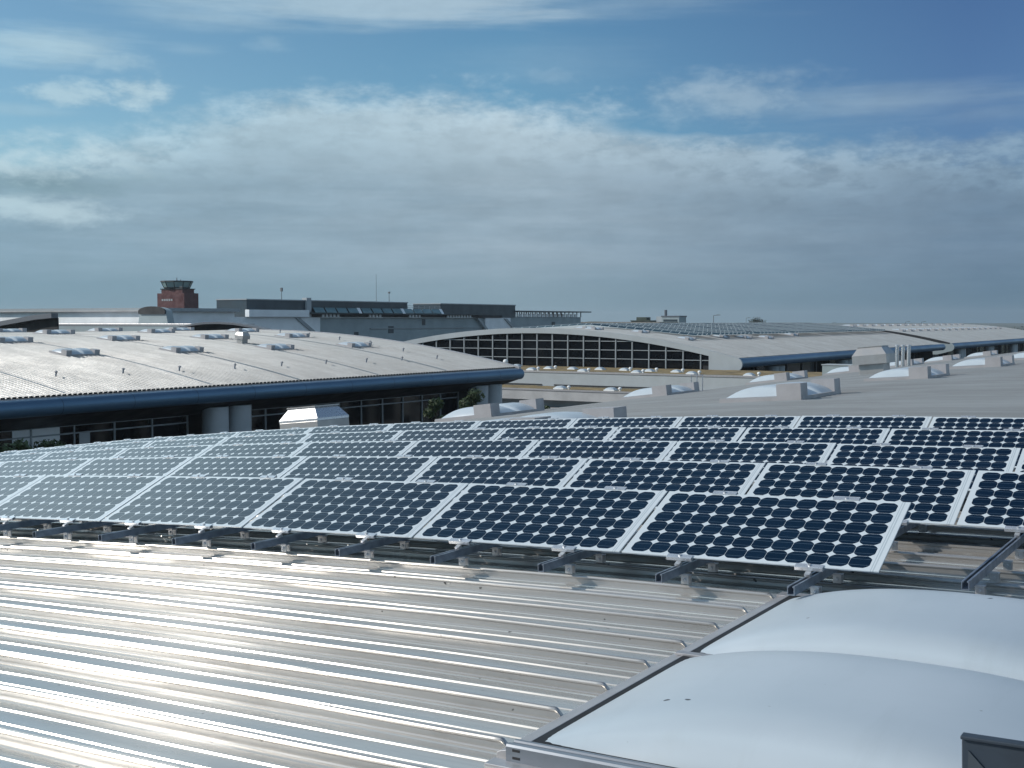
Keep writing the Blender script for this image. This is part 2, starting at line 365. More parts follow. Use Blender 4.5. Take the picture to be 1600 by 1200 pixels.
sun_side = nmath(nt, 'ADD', 1., nmath(nt, 'MULTIPLY', high, 0.5))
cloud = nmix(nt, 1., cloud, nvec(*([nmath(nt, 'DIVIDE', sun_side, SKY)]*3)), 'MULTIPLY')
blue = nmix(nt, 1., sky.outputs[0], ramp_az(((-16, (.80, 1.05, 1.08)), (0, (.64, .97, 1.06)), (20, (.38, .54, .76)), (30, (.4, .56, .77)), (52, (.9, 1, 1)))), 'MULTIPLY')
sund = nt.nodes.new('ShaderNodeVectorMath'); sund.operation = 'DOT_PRODUCT'
nt.links.new(tc.outputs['Generated'], sund.inputs[0]); sund.inputs[1].default_value = SUN
glow = nmath(nt, 'MULTIPLY', nmap(nt, sund.outputs['Value'], .36, .6, 1., 1.55), nmap(nt, sund.outputs['Value'], .66, .9, 1., .55))
cloud = nmix(nt, 1., cloud, nvec(glow, glow, glow), 'MULTIPLY')
nt.links.new(nmix(nt, cover, blue, cloud), bg.inputs['Color'])

scn.view_settings.view_transform = 'Standard'; scn.view_settings.look = 'None'
scn.view_settings.exposure = 0.; scn.view_settings.gamma = 1.
scn.cycles.max_bounces = 8; scn.cycles.use_denoising = True
scn.cycles.sample_clamp_indirect = 6.

# ------------------------------------------------------------------ ground
g = MB(); g.add([(-6000, -3000, GROUND), (6000, -3000, GROUND), (6000, 9000, GROUND), (-6000, 9000, GROUND)], [(0, 1, 2, 3)])
tag(g.build('ground', M['grass']), None, None, kind='structure')
g = MB(); g.add([(-260, -60, GROUND+.02), (60, -60, GROUND+.02), (60, 470, GROUND+.02), (-260, 470, GROUND+.02)], [(0, 1, 2, 3)])
tag(g.build('pavement', M['paving']), None, None, kind='structure')
g = MB(); g.add([(-60, -60, GROUND+.03), (-46, -60, GROUND+.03), (-46, 470, GROUND+.03), (-60, 470, GROUND+.03)], [(0, 1, 2, 3)])
tag(g.build('road', M['asphalt']), None, None, kind='structure')
# low far hills
g = MB()
for cx, cy, w_, h_ in ((930, 0, 75, 24), (955, 0, 55, 17)):
    p = at_y(cx, 507, 3400.)
    for k in range(1):
        rows = []
        for i in range(13):
            t = i/12; rr = (1-t)
            rows.append([(p.x+w_*1.6*rr*math.cos(a*math.pi/12)*(1+.12*math.sin(a*1.7)), p.y+w_*rr*math.sin(a*math.pi/12), GROUND+(h_*.75-2)*math.sin(t*math.pi/2)**1.6) for a in range(25)])
        g.grid(rows)
tag(g.build('hills', M['hill'], smooth=60), None, None, kind='structure')

# ------------------------------------------------------------------ corrugated barrel roofs
def cyl_z(x, xc, zc, R): return zc + math.sqrt(R*R-(x-xc)**2) - R
SEAM = .413; Y0 = 5.523          # seam pitch and the position of one seam
# profile across one seam bay, u measured away from the seam towards +y, (u, z)
NEAR = [(-.046, 0), (-.040, .0045), (-.034, .0045), (-.028, 0), (-.010, .0005), (-.0045, .006), (-.0045, .034), (-.011, .041), (-.0125, .048), (-.008, .0545), (0, .057),
        (.008, .0545), (.0125, .048), (.011, .041), (.0045, .034), (.0045, .006), (.012, 0),
        (.150, 0), (.1535, .0048), (.162, .0048), (.170, 0), (.279, 0), (.2835, .0068), (.296, .0068), (.308, 0)]
FARP = [(-.014, 0), (-.010, .066), (.010, .066), (.014, 0)]
def seam_positions(a, b, pitch=SEAM, y0=Y0):
    k0 = math.ceil((a-y0)/pitch); k1 = math.floor((b-y0)/pitch)
    return [y0+k*pitch for k in range(k0, k1+1)]
class Wob:
    """gentle hand-laid unevenness along the sheets"""
    def __init__(s): s.p = rng.uniform(0, 6.28, (400, 4)); s.k = rng.uniform(.8, 4.2, (400, 4))
    def __call__(s, i, x): return .0016*sum(math.sin(s.k[i % 400, j]*x+s.p[i % 400, j]) for j in range(3))
wob = Wob()
def sheet(mb, prof, ya, yb, xs, xc, zc, R, near=False, pitch=SEAM, y0=Y0, end_fade=None, mi=0):
    ys = [];
    for k, y in enumerate(seam_positions(ya, yb, pitch, y0)):
        for j, (u, z) in enumerate(prof): ys.append((y+u, z, k))
    ys = [(ya, 0, 0)]+[q for q in ys if ya < q[0] < yb]+[(yb, 0, 0)]
    rows = []
    for (y, z, k) in ys:
        row = []
        for x in xs:
            zz = z; yy = y
            if near:
                zz = z + (wob(k, x) if z > .02 else wob(k+50, x)*.5); yy = y+wob(k+130, x)*.9
            if end_fade is not None and z > .02:          # seam pressed flat against the kerb
                d = min(abs(x-e) for e in end_fade)
                t = min(1., max(0., d-.012)/.05); zz = .012+(zz-.012)*(t*t*(3-2*t))
            phi = math.asin((x-xc)/R)
            row.append((x+zz*math.sin(phi), yy, cyl_z(x, xc, zc, R)+zz*math.cos(phi)))
        rows.append(row)
    mb.grid(rows, mi)
def xrange_(a, b, st):
    n = max(1, round((b-a)/st)); return [a+(b-a)*i/n for i in range(n+1)]
RO = 182.07
OUR_Y = (-8., 150.)
our = thing('exhibition_hall', 'hall roof of ribbed aluminium under the solar panels, nearest to the camera', 'hall', (0, 70, GROUND))
mb = MB()
KX0, KX1, KY0, KY1 = -4.90, -2.78, 3.80, 6.80           # opening for the near skylight
xl = xrange_(-36, -16, 1.)+xrange_(-16, KX0-.13, .22)[1:]+[KX0-.09, KX0-.062, KX0-.053, KX0-.045, KX0-.037, KX0-.029, KX0-.02, KX0-.012, KX0]
xr = [KX1, KX1+.012, KX1+.02, KX1+.029, KX1+.037, KX1+.045, KX1+.053, KX1+.062, KX1+.09]+xrange_(KX1+.13, 1.6, .22)+xrange_(1.6, 36, 1.)[1:]
xm = xrange_(KX0, KX1, .22)
full = xl+xm[1:]+xr[1:]
sheet(mb, NEAR, OUR_Y[0], KY0, full, 0, 0, RO, True)
sheet(mb, NEAR, KY0, KY1, xl, 0, 0, RO, True, end_fade=(KX0,))
sheet(mb, NEAR, KY0, KY1, xr, 0, 0, RO, True, end_fade=(KX1,))
sheet(mb, NEAR, KY1, 14.05, full, 0, 0, RO, True)
sheet(mb, FARP, 14.05, OUR_Y[1], xrange_(-36, 36, 1.), 0, 0, RO, mi=1)
mb.build('roof', [M['roof'], M['roof_mid']], our, True, smooth=28)
def bullnose(x, z, r, sgn=1, n=14):
    # outline from roof edge over the rounded nose to the soffit, in (x,z)
    return [(x+sgn*r*math.sin(a), z-r+r*math.cos(a)) for a in [math.pi*i/n for i in range(n+1)]]
def eaves(parent, xe, ze, r, ya, yb, back, sgn=1, joints=False, zlow=-5.6):
    nose = bullnose(xe, ze, r, sgn)
    poly = nose+[(xe-sgn*.4, ze-2*r), (xe-sgn*.4, ze-.05)]
    m = MB(); m.prism(poly if sgn < 0 else poly[::-1], 'y', ya, yb)
    m.build('eave_fascia', M['fascia'], parent, True, smooth=30)
    y = ya+3.
    ring = bullnose(xe, ze+.004, r+.006, sgn)
    while y < yb-1 and joints:
        j = MB(); j.grid([[(p[0], y, p[1]) for p in ring], [(p[0], y+.03, p[1]) for p in ring]]); y += 5.8
        j.build('fascia_joint', M['soffit'], parent, True)
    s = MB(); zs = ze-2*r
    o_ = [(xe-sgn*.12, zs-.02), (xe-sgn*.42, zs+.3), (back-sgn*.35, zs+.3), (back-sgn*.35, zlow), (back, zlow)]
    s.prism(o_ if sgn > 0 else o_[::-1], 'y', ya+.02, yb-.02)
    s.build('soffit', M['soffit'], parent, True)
for sgn in (-1, 1):
    eaves(our, sgn*36, cyl_z(36, 0, 0, RO)-.03, .6, OUR_Y[0], OUR_Y[1], sgn*33, sgn, False, -5.7)
    m = MB(); m.box(min(sgn*32, sgn*32.4), max(sgn*32, sgn*32.4), OUR_Y[0], OUR_Y[1], GROUND, -5.25)
    m.build('wall', M['panelgrey'], our, True)
    m = MB(); b_ = MB()
    for y in range(-4, 146, 6):
        m.box(sgn*32.45-.05, sgn*32.45+.05, y, y+4.6, -13, -6.2)
    m.build('window_band', M['glass'], our, True)
for ya, yb in ((OUR_Y[0], OUR_Y[0]+.3), (OUR_Y[1]-.3, OUR_Y[1])):
    m = MB(); xs_ = xrange_(-32, 32, 2)
    m.prism([(-32, GROUND), (32, GROUND)]+[(x, cyl_z(x, 0, 0, RO)-.12) for x in reversed(xs_)], 'y', ya, yb)
    m.build('end_wall', M['panelgrey'], our, True)

# ------------------------------------------------------------------ solar panels
HB, RB = .22, 182.07
ROWY = [6.80+1.875*i for i in range(5)]; TAU = R_(21.99); S0 = -4.3324
def make_panel():
    root = thing('solar_module', 'dark blue solar panel', 'solar panel')
    m = MB(); m.box(-PW/2, PW/2, 0, PL, -.009, 0); m.mi[0] = 1; m.build('glass_laminate', [M['cells'], M['undershade']], root, bevel=.0015)
    for sx_ in (-.40, .40):
        for yy, top in ((0., 0), (PL, 1)):
            c = MB(); s = -1 if not top else 1
            # folded clip: lip over the glass, web, lip under, with a rib
            c.box(sx_-.082, sx_+.082, yy-.016 if top else yy-.019, yy+.019 if top else yy+.016, .0015, .006)
            e = yy+s*.019
            c.box(sx_-.082, sx_+.082, min(e, e+s*.006), max(e, e+s*.006), -.016, .006)
            c.box(sx_-.082, sx_+.082, min(e-s*.03, e), max(e-s*.03, e), -.016, -.0115)
            cl = c.build('clip', M['clip'], root, bevel=.0012)
            if not top:
                b_ = MB(); b_.box(sx_-.016, sx_+.016, -.062, -.0255, -.046, -.017); b_.build('neck', M['zinc'], cl)
            b_ = MB(); b_.tube((sx_, yy, .006), (sx_, yy, .014), .009, n=6)
            b_.build('bolt', M['zinc'], cl)
        h = PL*math.sin(TAU)
        l_ = MB(); l_.box(sx_-.018, sx_+.018, PL-.05, PL-.01, -h*1.05, -.022)
        l_.build('support_leg', M['zinc'], root)
    return root
proto = make_panel(); first = True
ROWN = ['front', 'second', 'third', 'fourth', 'rearmost']
for r, Y in enumerate(ROWY):
    js = list(range(0 if r == 0 else -2, 12))
    for n_, j in enumerate(js):
        s = S0-1.6*(j+.5); phi = s/RB
        o = proto if first else copy_tree(proto); first = False
        o.location = (RB*math.sin(phi)+HB*math.sin(phi), Y, RB*(math.cos(phi)-1)+HB*math.cos(phi))
        o.rotation_euler = (TAU+R_(random.uniform(-.25, .25)), phi+R_(random.uniform(-.18, .18)), R_(random.uniform(-.12, .12)))
        tag(o, 'solar panel in the %s tilted row, %s from the row\'s right end' % (ROWN[r], ORD[n_]), 'solar panel', 'tilted solar panels on the hall roof')
# rails, one under each pair of clips, crossing the seams
def make_rail(y0, y1):
    root = thing('mounting_rail', 'rail', 'mounting rail')
    m = MB(); o = [(-.021, 0), (.021, 0), (.021, .05), (.009, .05), (.009, .043), (.016, .043), (.016, .006), (-.016, .006), (-.016, .043), (-.009, .043), (-.009, .05), (-.021, .05)]
    n = len(o)
    vs = [(p[0], y0, p[1]) for p in o]+[(p[0], y1, p[1]) for p in o]
    fs = [(i, (i+1) % n, (i+1) % n+n, i+n) for i in range(n)]
    for k in (0, n):
        fs += [tuple(a+k for a in q) for q in ((0, 1, 6, 7), (1, 2, 3, 4, 5, 6), (0, 7, 8, 9, 10, 11))]
    m.add(vs, fs); m.build('channel', M['rail'], root)
    sp = [y for y in seam_positions(y0-.02, 15., SEAM, Y0) if y > y0+.08]
    for k, y in enumerate(sp[:8] if y0 < 6.9 else sp[:12:1]):
        if k % 2 and k > 1 and y0 < 6.9: continue
        f = MB()
        f.box(.023, .072, y-.028, y-.022, -.052, .006)               # upright plate facing out
        f.box(-.03, .072, y-.03, y+.03, -.006, -.001)
        f.box(.023, .072, y+.014, y+.020, -.056, -.004)
        ft = f.build('rail_foot', M['zinc'], root, bevel=.001)
        b_ = MB(); b_.tube((.048, y-.028, -.026), (.048, y-.037, -.026), .009, n=6); b_.build('bolt', M['clip'], ft)
    return root
protoA = make_rail(6.47, 15.3); protoB = make_rail(7.0, 15.3)
usedA = usedB = False
cols = [(j, q) for j in range(-2, 12) for q in (.4, 1.2)]
for n_, (j, q) in enumerate(cols):
    s = S0-1.6*j-q+.005; phi = s/RB; H_ = .168-.05
    if j >= 0:
        o = copy_tree(protoA) if usedA else protoA; usedA = True
        lab = 'grey channel rail poking out under the front panel row, %s from right' % ORD[n_-4]
    else:
        o = copy_tree(protoB) if usedB else protoB; usedB = True
        lab = 'bare stretch of channel rail beside the front panel row\'s right end, %s from right' % ORD[n_]
    o.location = ((RB+H_)*math.sin(phi), random.uniform(-.02, .02), (RB+H_)*math.cos(phi)-RB)
    o.rotation_euler = (0, phi, 0)
    tag(o, lab, 'mounting rail', 'rails carrying the solar panels')

# ------------------------------------------------------------------ skylights
SW, SD = 2.02, 2.92
def dome_pts(x0, x1, y0, y1, z0, h, n=26, m=22):
    rows = []
    for j in range(m+1):
        v = -1+2*j/m; row = []
        for i in range(n+1):
            u = -1+2*i/n
            fu = (1-abs(u)**2.4)**.85; fv = (1-abs(v)**7.)**.6
            row.append((x0+(x1-x0)*(u+1)/2, y0+(y1-y0)*(v+1)/2, z0+h*fu*fv))
        rows.append(row)
    return rows
def make_skylight(near):
    """one roof light: kerb, two opal domes, frame bars, wind deflector boxes at its two right corners; origin at the front-left corner of the kerb"""
    root = thing('roof_skylight', 'x', 'skylight')
    z = .05 if near else .14
    k = MB()
    if near:
        k.prism([(-.10, -.01), (-.008, -.01), (-.008, z-.004), (-.085, z-.022), (-.10, z-.03)], 'y', -.06, SD+.05)       # side flashing
        k.prism([(SW+.10, -.01), (SW+.10, z-.03), (SW+.085, z-.022), (SW+.008, z-.004), (SW+.008, -.01)], 'y', -.06, SD+.05)
        k.box(-.09, SW+.09, SD+.02, SD+.12, -.05, z-.01)
        k.box(-.09, SW+.09, -.16, -.09, -.05, .012)
    else:
        k.box(-.06, SW+.06, -.08, SD+.08, -.35, z)
    kb = k.build('kerb', M['flash'] if near else M['box'], root, bevel=.002 if near else .0)
    g_ = MB(); g_.box(-.004, SW+.004, -.02, SD+.02, z-.05, z-.004); g_.build('gasket', M['black'], root)
    for b_ in range(2):
        y0 = .04+b_*SD/2; y1 = SD/2-.012+b_*SD/2
        d = MB(); d.grid(dome_pts(.010 if near else .0, SW-.010 if near else SW, y0, y1, z-.012, .17 if near else .3, 40 if near else 16, 34 if near else 12))
        dm = d.build('dome', M['dome'] if near else M['dome_far'], root, smooth=60)
        e = MB(); e.box(.012, SW-.012, y0-.02, y1+.02, z-.03, z-.010); e.build('dome_flange', M['dome'] if near else M['dome_far'], dm)
    f = MB()
    if near:
        f.prism([(-.105, .012), (-.018, .012), (-.018, .060), (-.03, .072), (-.045, .072), (-.05, .066), (-.075, .066), (-.08, .074), (-.1, .074), (-.105, .066)], 'x', -.03, SW+.03)
    else:
        f.box(-.05, SW+.05, -.075, -.02, z-.02, z+.03)
    fb = f.build('frame_bar', M['bar'] if near else M['flash'], root, smooth=20)
    if near:
        s_ = MB()
        for zz in (.028, .056): s_.box(-.002, .03, -.1062, -.104, zz-.005, zz+.004)
        s_.build('drain_slot', M['black'], fb)
        j = MB(); j.box(-.05, .12, SD/2-.03, SD/2+.018, z-.006, z+.006); j.build('joint_plate', M['flash'], root, bevel=.002)
    for yy in (-.12, SD-.38):
        d = MB(); x0, x1, h = (1.575, 2.02, .355) if near else (1.45, 2.06, .46); dp = .5
        if near:
            q = yy if yy < 0 else yy+dp-.02
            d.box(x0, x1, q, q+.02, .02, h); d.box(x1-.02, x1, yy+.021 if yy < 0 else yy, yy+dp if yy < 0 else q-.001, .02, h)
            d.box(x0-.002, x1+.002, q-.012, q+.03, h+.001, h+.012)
            wd = d.build('wind_deflector', M['boxshade'], root, bevel=.003)
            t_ = MB(); t_.prism([(x0+.01, .03), (x0+.30, .03), (x0+.02, h-.03)], 'y', q-.006, q-.002); t_.build('lit_triangle', M['boxlit'], wd)  # added triangle imitating the lit corner of the plate, no real brace
        else:
            d.prism([(x0, yy), (x1, yy), (x1, yy+dp), (x0, yy+dp)], 'z', .0, h)
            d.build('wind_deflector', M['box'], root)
    return root
near_sky = make_skylight(True)
xs0, ys0 = -4.84, 3.86
ph = math.asin(-3.8/RO)
near_sky.location = (xs0, ys0, cyl_z(xs0, 0, 0, RO)); near_sky.rotation_euler = (0, math.asin(-3.82/RO), 0)
tag(near_sky, 'large opal domed skylight set into the ribbed roof right before the camera', 'skylight', 'domed skylights on the near hall roof')
far_sky = make_skylight(False); used = False
def put_sky(x_r, Y, xc, zc, R, label, group):
    global used
    o = copy_tree(far_sky) if used else far_sky; used = True
    x0 = x_r-SW; xm_ = x_r-SW/2; phi = math.asin((xm_-xc)/R)
    z = cyl_z(xm_, xc, zc, R)
    o.location = (xm_-SW/2*math.cos(phi), Y, z+SW/2*math.sin(phi)); o.rotation_euler = (0, phi, 0)
    tag(o, label, 'skylight', group); return o
G1 = 'domed skylights on the near hall roof'
for n_, Y in enumerate((16.4, 28.9, 41.6, 54.2, 66.6, 79.2, 91.8)):
    put_sky(-12.2, Y, 0, 0, RO, ('skylight dome mostly hidden behind the rearmost panel row, boxes showing' if n_ == 0 else
            'white domed skylight beyond the panels, %s one back in the right-hand line' % ORD[n_-1]), G1)
for n_, Y in enumerate((31., 43.5, 57.2, 69.4, 81.2, 92.6, 107.)):
    put_sky(-22.4, Y, 0, 0, RO, 'white domed skylight on the near roof\'s far left shoulder, %s one back' % ORD[n_], G1)
XL, ZL, RL = -105., .37, 180.
G2 = 'domed skylights on the bright hall roof'
for rn, x_r, Ys in (('lowest', -81.4, (50.8, 62.4, 73.5, 85.1, 96.8)), ('middle', -89.9, (62.7, 74.0, 85.1, 97.)), ('topmost', -98.5, (62.2, 73.8, 86.2, 98.5)), ('ridge', -106.5, (74.5, 86.3, 96.5))):
    for n_, Y in enumerate(Ys):
        put_sky(x_r, Y, XL, ZL, RL, 'small domed skylight on the sunlit neighbouring roof, %s from left in its %s row' % (ORD[n_], rn), G2)

# ------------------------------------------------------------------ roof vents
def make_vent(w_, d_, h_, open_base):
    root = thing('roof_ventilator', 'x', 'ventilator')
    b_ = MB()
    if open_base:
        b_.box(-w_*.36, w_*.36, -d_*.36, d_*.36, -.2, h_*.45)
    else:
        b_.box(-w_/2, w_/2, -d_/2, d_/2, -.3, h_*.66)
    b_.build('housing', M['vent'], root, bevel=.01)
    c = MB(); z0, z1 = (h_*.4 if open_base else h_*.66), h_*.72; z2 = h_
    a, b2 = w_/2+.002, d_/2+.002; a2, b3 = w_*.34, d_*.36
    vs = [(-a, -b2, z0), (a, -b2, z0), (a, b2, z0), (-a, b2, z0), (-a, -b2, z1), (a, -b2, z1), (a, b2, z1), (-a, b2, z1),
          (-a2, -b3, z2), (a2, -b3, z2), (a2, b3, z2), (-a2, b3, z2)]
    fs = [(0, 3, 2, 1), (0, 1, 5, 4), (1, 2, 6, 5), (2, 3, 7, 6), (3, 0, 4, 7), (4, 5, 9, 8), (5, 6, 10, 9), (6, 7, 11, 10), (7, 4, 8, 11), (8, 9, 10, 11)]
    c.add(vs, fs); hd = c.build('hood', M['clip'] if not open_base else M['vent'], root)
    t = MB(); t.box(-a2-.03, a2+.03, -b3-.03, b3+.03, z2, z2+.03); t.build('cap', M['vent'], root)
    return root
def on_roof(o, x, y, xc=0, zc=0, R=RO):
    o.location = (x, y, cyl_z(x, xc, zc, R)); o.rotation_euler = (0, math.asin((x-xc)/R), 0); return o
o = on_roof(make_vent(1.02, .98, .80, False), -19.2, 19.3); tag(o, 'large boxy metal roof ventilator with sloped bright hood behind the left panels', 'ventilator')
o = on_roof(make_vent(1.5, 1.5, 1.25, True), -17.6, 55.); tag(o, 'hooded metal ventilator on a dark open neck among the right skylights', 'ventilator')
o = on_roof(make_vent(1.9, 1.9, 1.1, True), -14.6, 82.); tag(o, 'distant rounded ventilator cap at the right edge above the skylights', 'ventilator')
o = on_roof(make_vent(1.0, 1.0, 1.1, True), -86.2, 86.2, XL, ZL, RL); tag(o, 'squat ventilator box with shiny top on the sunlit neighbouring roof', 'ventilator')
def make_pipe():
    root = thing('vent_pipe', 'x', 'vent pipe')
    m = MB(); m.tube((0, 0, -.05), (0, 0, .34), .06, n=8); m.build('pipe', M['rail'], root)
    m = MB(); m.lathe((0, 0, .32), [(.11, 0), (.13, .05), (.04, .12)], 10); m.build('cowl', M['box'], root)
    return root
pp = make_pipe(); used_p = False
for row, (x, Ys) in (('lower row', (-74., [44.3+5.63*i+d for i, d in enumerate((0, 0, 0, .2, 0, .3, .2, .3, .4, .2, .4))])), ('upper row', (None, ((-96., 102.2), (-91.1, 101.4), (-86.9, 101.4), (-82.5, 101.2), (-78.2, 101.), (-83.2, 101.9))))):
    for n_, it in enumerate(Ys):
        px_, py_ = (x, it) if x is not None else it
        o = copy_tree(pp) if used_p else pp; used_p = True
        on_roof(o, px_, py_, XL, ZL, RL)
        tag(o, 'tiny vent pipe on the sunlit neighbouring roof, %s in the %s' % (ORD[n_], row), 'vent pipe', 'vent pipes on the bright hall roof')
# three flues
for n_, (px_, lab) in enumerate(((1402, 'left'), (1411, 'middle'), (1420, 'right'))):
    p = at_y(px_, 541, 78.)
    root = thing('chimney_flue', 'slim shiny steel flue above the skylights, %s of the three' % lab, 'chimney', (p.x, p.y, cyl_z(p.x, 0, 0, RO)), group='three steel flues')
    m = MB(); m.tube((0, 0, -.3), (0, 0, p.z-root.location.z), .12, n=14); m.build('pipe', M['stainless'], root, smooth=40)
    m = MB(); m.tube((0, 0, p.z-root.location.z+.003), (0, 0, p.z-root.location.z+.09), .15, n=14); m.build('cap', M['clip'], root, smooth=40)
# guard rail frame
root = thing('guard_rail', 'small grey tubular ladder rail standing at the near roof\'s far edge', 'guard rail', (-22.9, 46.9, cyl_z(-22.9, 0, 0, RO)))
m = MB()
for dx in (0, .25, .5): m.tube((dx, 0, -.1), (dx, 0, .8), .018, n=6)
m.build('post', M['rail'], root)
m = MB()
for dz in (.12, .78): m.tube((0, 0, dz), (.5, 0, dz), .018, n=6)
m.build('crossbar', M['rail'], root)

# ------------------------------------------------------------------ the sunlit neighbouring hall
LY = (8., 108.)
left = thing('exhibition_hall', 'hall with bright sunlit barrel roof, blue rounded eave and dark glass facade', 'hall', (-105, 58, GROUND), group='barrel roofed halls')
m = MB(); sheet(m, FARP, LY[0], LY[1], xrange_(-142, -69, 1.2), XL, ZL, RL, y0=.1)
m.build('roof', M['roof_far'], left, True, smooth=28)
ze = cyl_z(-69, XL, ZL, RL)
m = MB(); dk = MB(); comb = []
for y in seam_positions(LY[0]+.3, LY[1]-.3, SEAM, .1):
    comb += [(y+.06, ze-.045), (y+.06, ze+.085), (y+.30, ze+.085), (y+.30, ze-.045)]
comb = [(LY[0]+.2, ze-.05)]+[(LY[0]+.2, ze-.045)]+comb+[(LY[1]-.2, ze-.045), (LY[1]-.2, ze-.05)]
vs = [(-68.955, *p) for p in comb]; dk.add(vs, [tuple(range(len(vs)))]); dk.add([(-69.02, *p) for p in comb], [tuple(range(len(vs)-1, -1, -1))])
n_ = len(vs); dk.f += [(i, (i+1) % n_, (i+1) % n_+n_, i+n_) for i in range(n_)]; dk.mi += [0]*n_
m.box(-69.3, -68.80, LY[0], LY[1], ze-.16, ze-.045); m.build('gutter', M['flash'], left, True)
dk.build('seam_closure', M['black'], left, True)
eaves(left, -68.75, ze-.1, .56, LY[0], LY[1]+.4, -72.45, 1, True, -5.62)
for y in (52.5, 65.4, 85.3, 95.8, 75.):
    st = MB(); xs_ = xrange_(-128, -69.3, 1.2)
    st.grid([[(x, y, cyl_z(x, XL, ZL, RL)+.075) for x in xs_], [(x, y+.2, cyl_z(x, XL, ZL, RL)+.075) for x in xs_]])
    st.build('roof_joint', M['mull'], left, True)
m = MB(); xs_ = xrange_(-141, -68.6, 1.5)
m.prism([(x, cyl_z(x, XL, ZL, RL)+.16) for x in xs_]+[(x, cyl_z(x, XL, ZL, RL)-.9) for x in reversed(xs_)], 'y', LY[1], LY[1]+.4)
m.build('gable_rim', M['flash'], left, True)
m = MB(); m.prism([(-138, GROUND), (-73, GROUND)]+[(x, cyl_z(x, XL, ZL, RL)-.95) for x in reversed(xrange_(-138, -73, 2))], 'y', LY[1]-.6, LY[1]-.1)
m.build('end_wall', M['glass'], left, True)
m = MB(); m.box(-140, -139.5, LY[0], LY[1], GROUND, -6); m.build('wall', M['panelgrey'], left, True)
# facade below the eave: two glazed bays between pairs of round duct towers
FX = -72.5
m = MB(); m.box(FX-.3, FX, LY[0], 66.2, GROUND, -5.6); m.build('glazing', M['glass'], left, True)
m = MB(); m.box(FX-.3, FX, 70.9, 102.6, GROUND, -5.6); m.build('glazing', M['glass'], left, True)
m = MB(); m.box(FX-.5, FX-.35, LY[0], LY[1]-.7, GROUND, -5.1); m.build('wall', M['interior'], left, True)
m = MB(); m.box(FX+.004, FX+.05, 50.9, 54.6, -9.5, -5.66); m.build('building_in_glass', M['white'], left, True)  # pale sheet added to imitate a white building seen in the glass
m = MB(); m.box(FX+.004, FX+.04, 56.2, 57.1, -9.5, -6.2); m.build('building_in_glass', M['panelgrey'], left, True)  # narrower pale sheet, likewise added as an image in the glass
for ya, yb, st in ((LY[0], 66.2, 3.45), (70.9, 102.6, 3.1)):
    mm = MB(); t = MB(); y = yb-.1
    while y > ya:
        mm.box(FX+.003, FX+.12, y-.06, y+.06, GROUND, -5.55); y -= st
    mm.build('mullion', M['mull'], left, True)
    for z in (-5.60, -6.15, -8.9): t.box(FX+.003, FX+.10, ya, yb, z-.05, z+.05)
    t.build('transom', M['mull'], left, True)
for y in (67.3, 69.75, 103.6, 106.2):
    m = MB(); m.tube((-70.7, y, -8.2), (-70.7, y, -4.95), 1.0, n=28); m.build('duct_tower', M['cyl'], left, True, smooth=40)
    m = MB(); m.box(-72.4, -69.2, y-1.35, y+1.35, GROUND, -8.3); m.build('plinth', M['concrete'], left, True)

# ------------------------------------------------------------------ low connecting block between the halls
con = thing('connecting_block', 'low pale block with planted brown roof terraces between the two halls', 'building', (-75, 150, GROUND))
m = MB(); m.box(-112, -38, 150., 168., -9., -5.75); m.build('upper_wall', M['panelgrey'], con, True)
m = MB(); m.box(-112.05, -37.95, 149.9, 150.35, -5.75, -5.52); m.build('parapet', M['flash'], con, True)
m = MB(); m.grid([[(x, y, -5.6+.05*random.random()) for x in np.arange(-112, -37.9, 1.)] for y in np.arange(150.6, 168.1, 1.)]); m.build('planted_roof', M['sedum'], con, True)
m = MB()
for a, b_ in ((-110, -90.5), (-88.5, -73.)): m.box(a, b_, 149.9, 149.995, -7.55, -7.38)
m.build('wall_slot', M['soffit'], con, True)
m = MB(); m.box(-108, -40, 141.6, 149.8, -9., -7.75); m.build('lower_wall', M['beige'], con, True)
m = MB(); m.box(-108.05, -39.95, 141.5, 141.9, -7.75, -7.55); m.build('lower_parapet', M['flash'], con, True)
m = MB(); m.grid([[(x, y, -7.6+.05*random.random()) for x in np.arange(-108, -39.9, 1.)] for y in np.arange(142, 149.6, 1.)]); m.build('lower_planted_roof', M['sedum'], con, True)
m = MB(); m.box(-108, -40, 143.4, 149.7, GROUND, -9.02); m.build('recess', M['teal'], con, True)
m = MB(); m.box(-108, -40, 138.5, 143.3, GROUND, -10.2); m.build('base_wall', M['panelgrey'], con, True)
m = MB(); m.box(-108, -40, 138.4, 143.3, -10.2, -10.02); m.build('base_ledge', M['concrete'], con, True)
def make_rooflight():
    root = thing('rooflight', 'x', 'rooflight')
    m = MB(); m.box(-.62, .62, -.62, .62, -.05, .16); m.build('kerb', M['white'], root)
    m = MB(); m.grid(dome_pts(-.58, .58, -.58, .58, .15, .26, 12, 12)); m.build('dome', M['dome_far'], root, smooth=60)
    return root
def make_knob():
    root = thing('roof_vent', 'x', 'roof vent')
    m = MB(); m.tube((0, 0, -.05), (0, 0, .25), .14, n=10); m.build('stem', M['white'], root)
    m = MB(); m.lathe((0, 0, .22), [(.2, 0), (.26, .12), (.2, .26), (.06, .32)], 12); m.build('cap', M['white'], root, smooth=50)
    return root
rl = make_rooflight(); kn = make_knob(); ur = uk = False
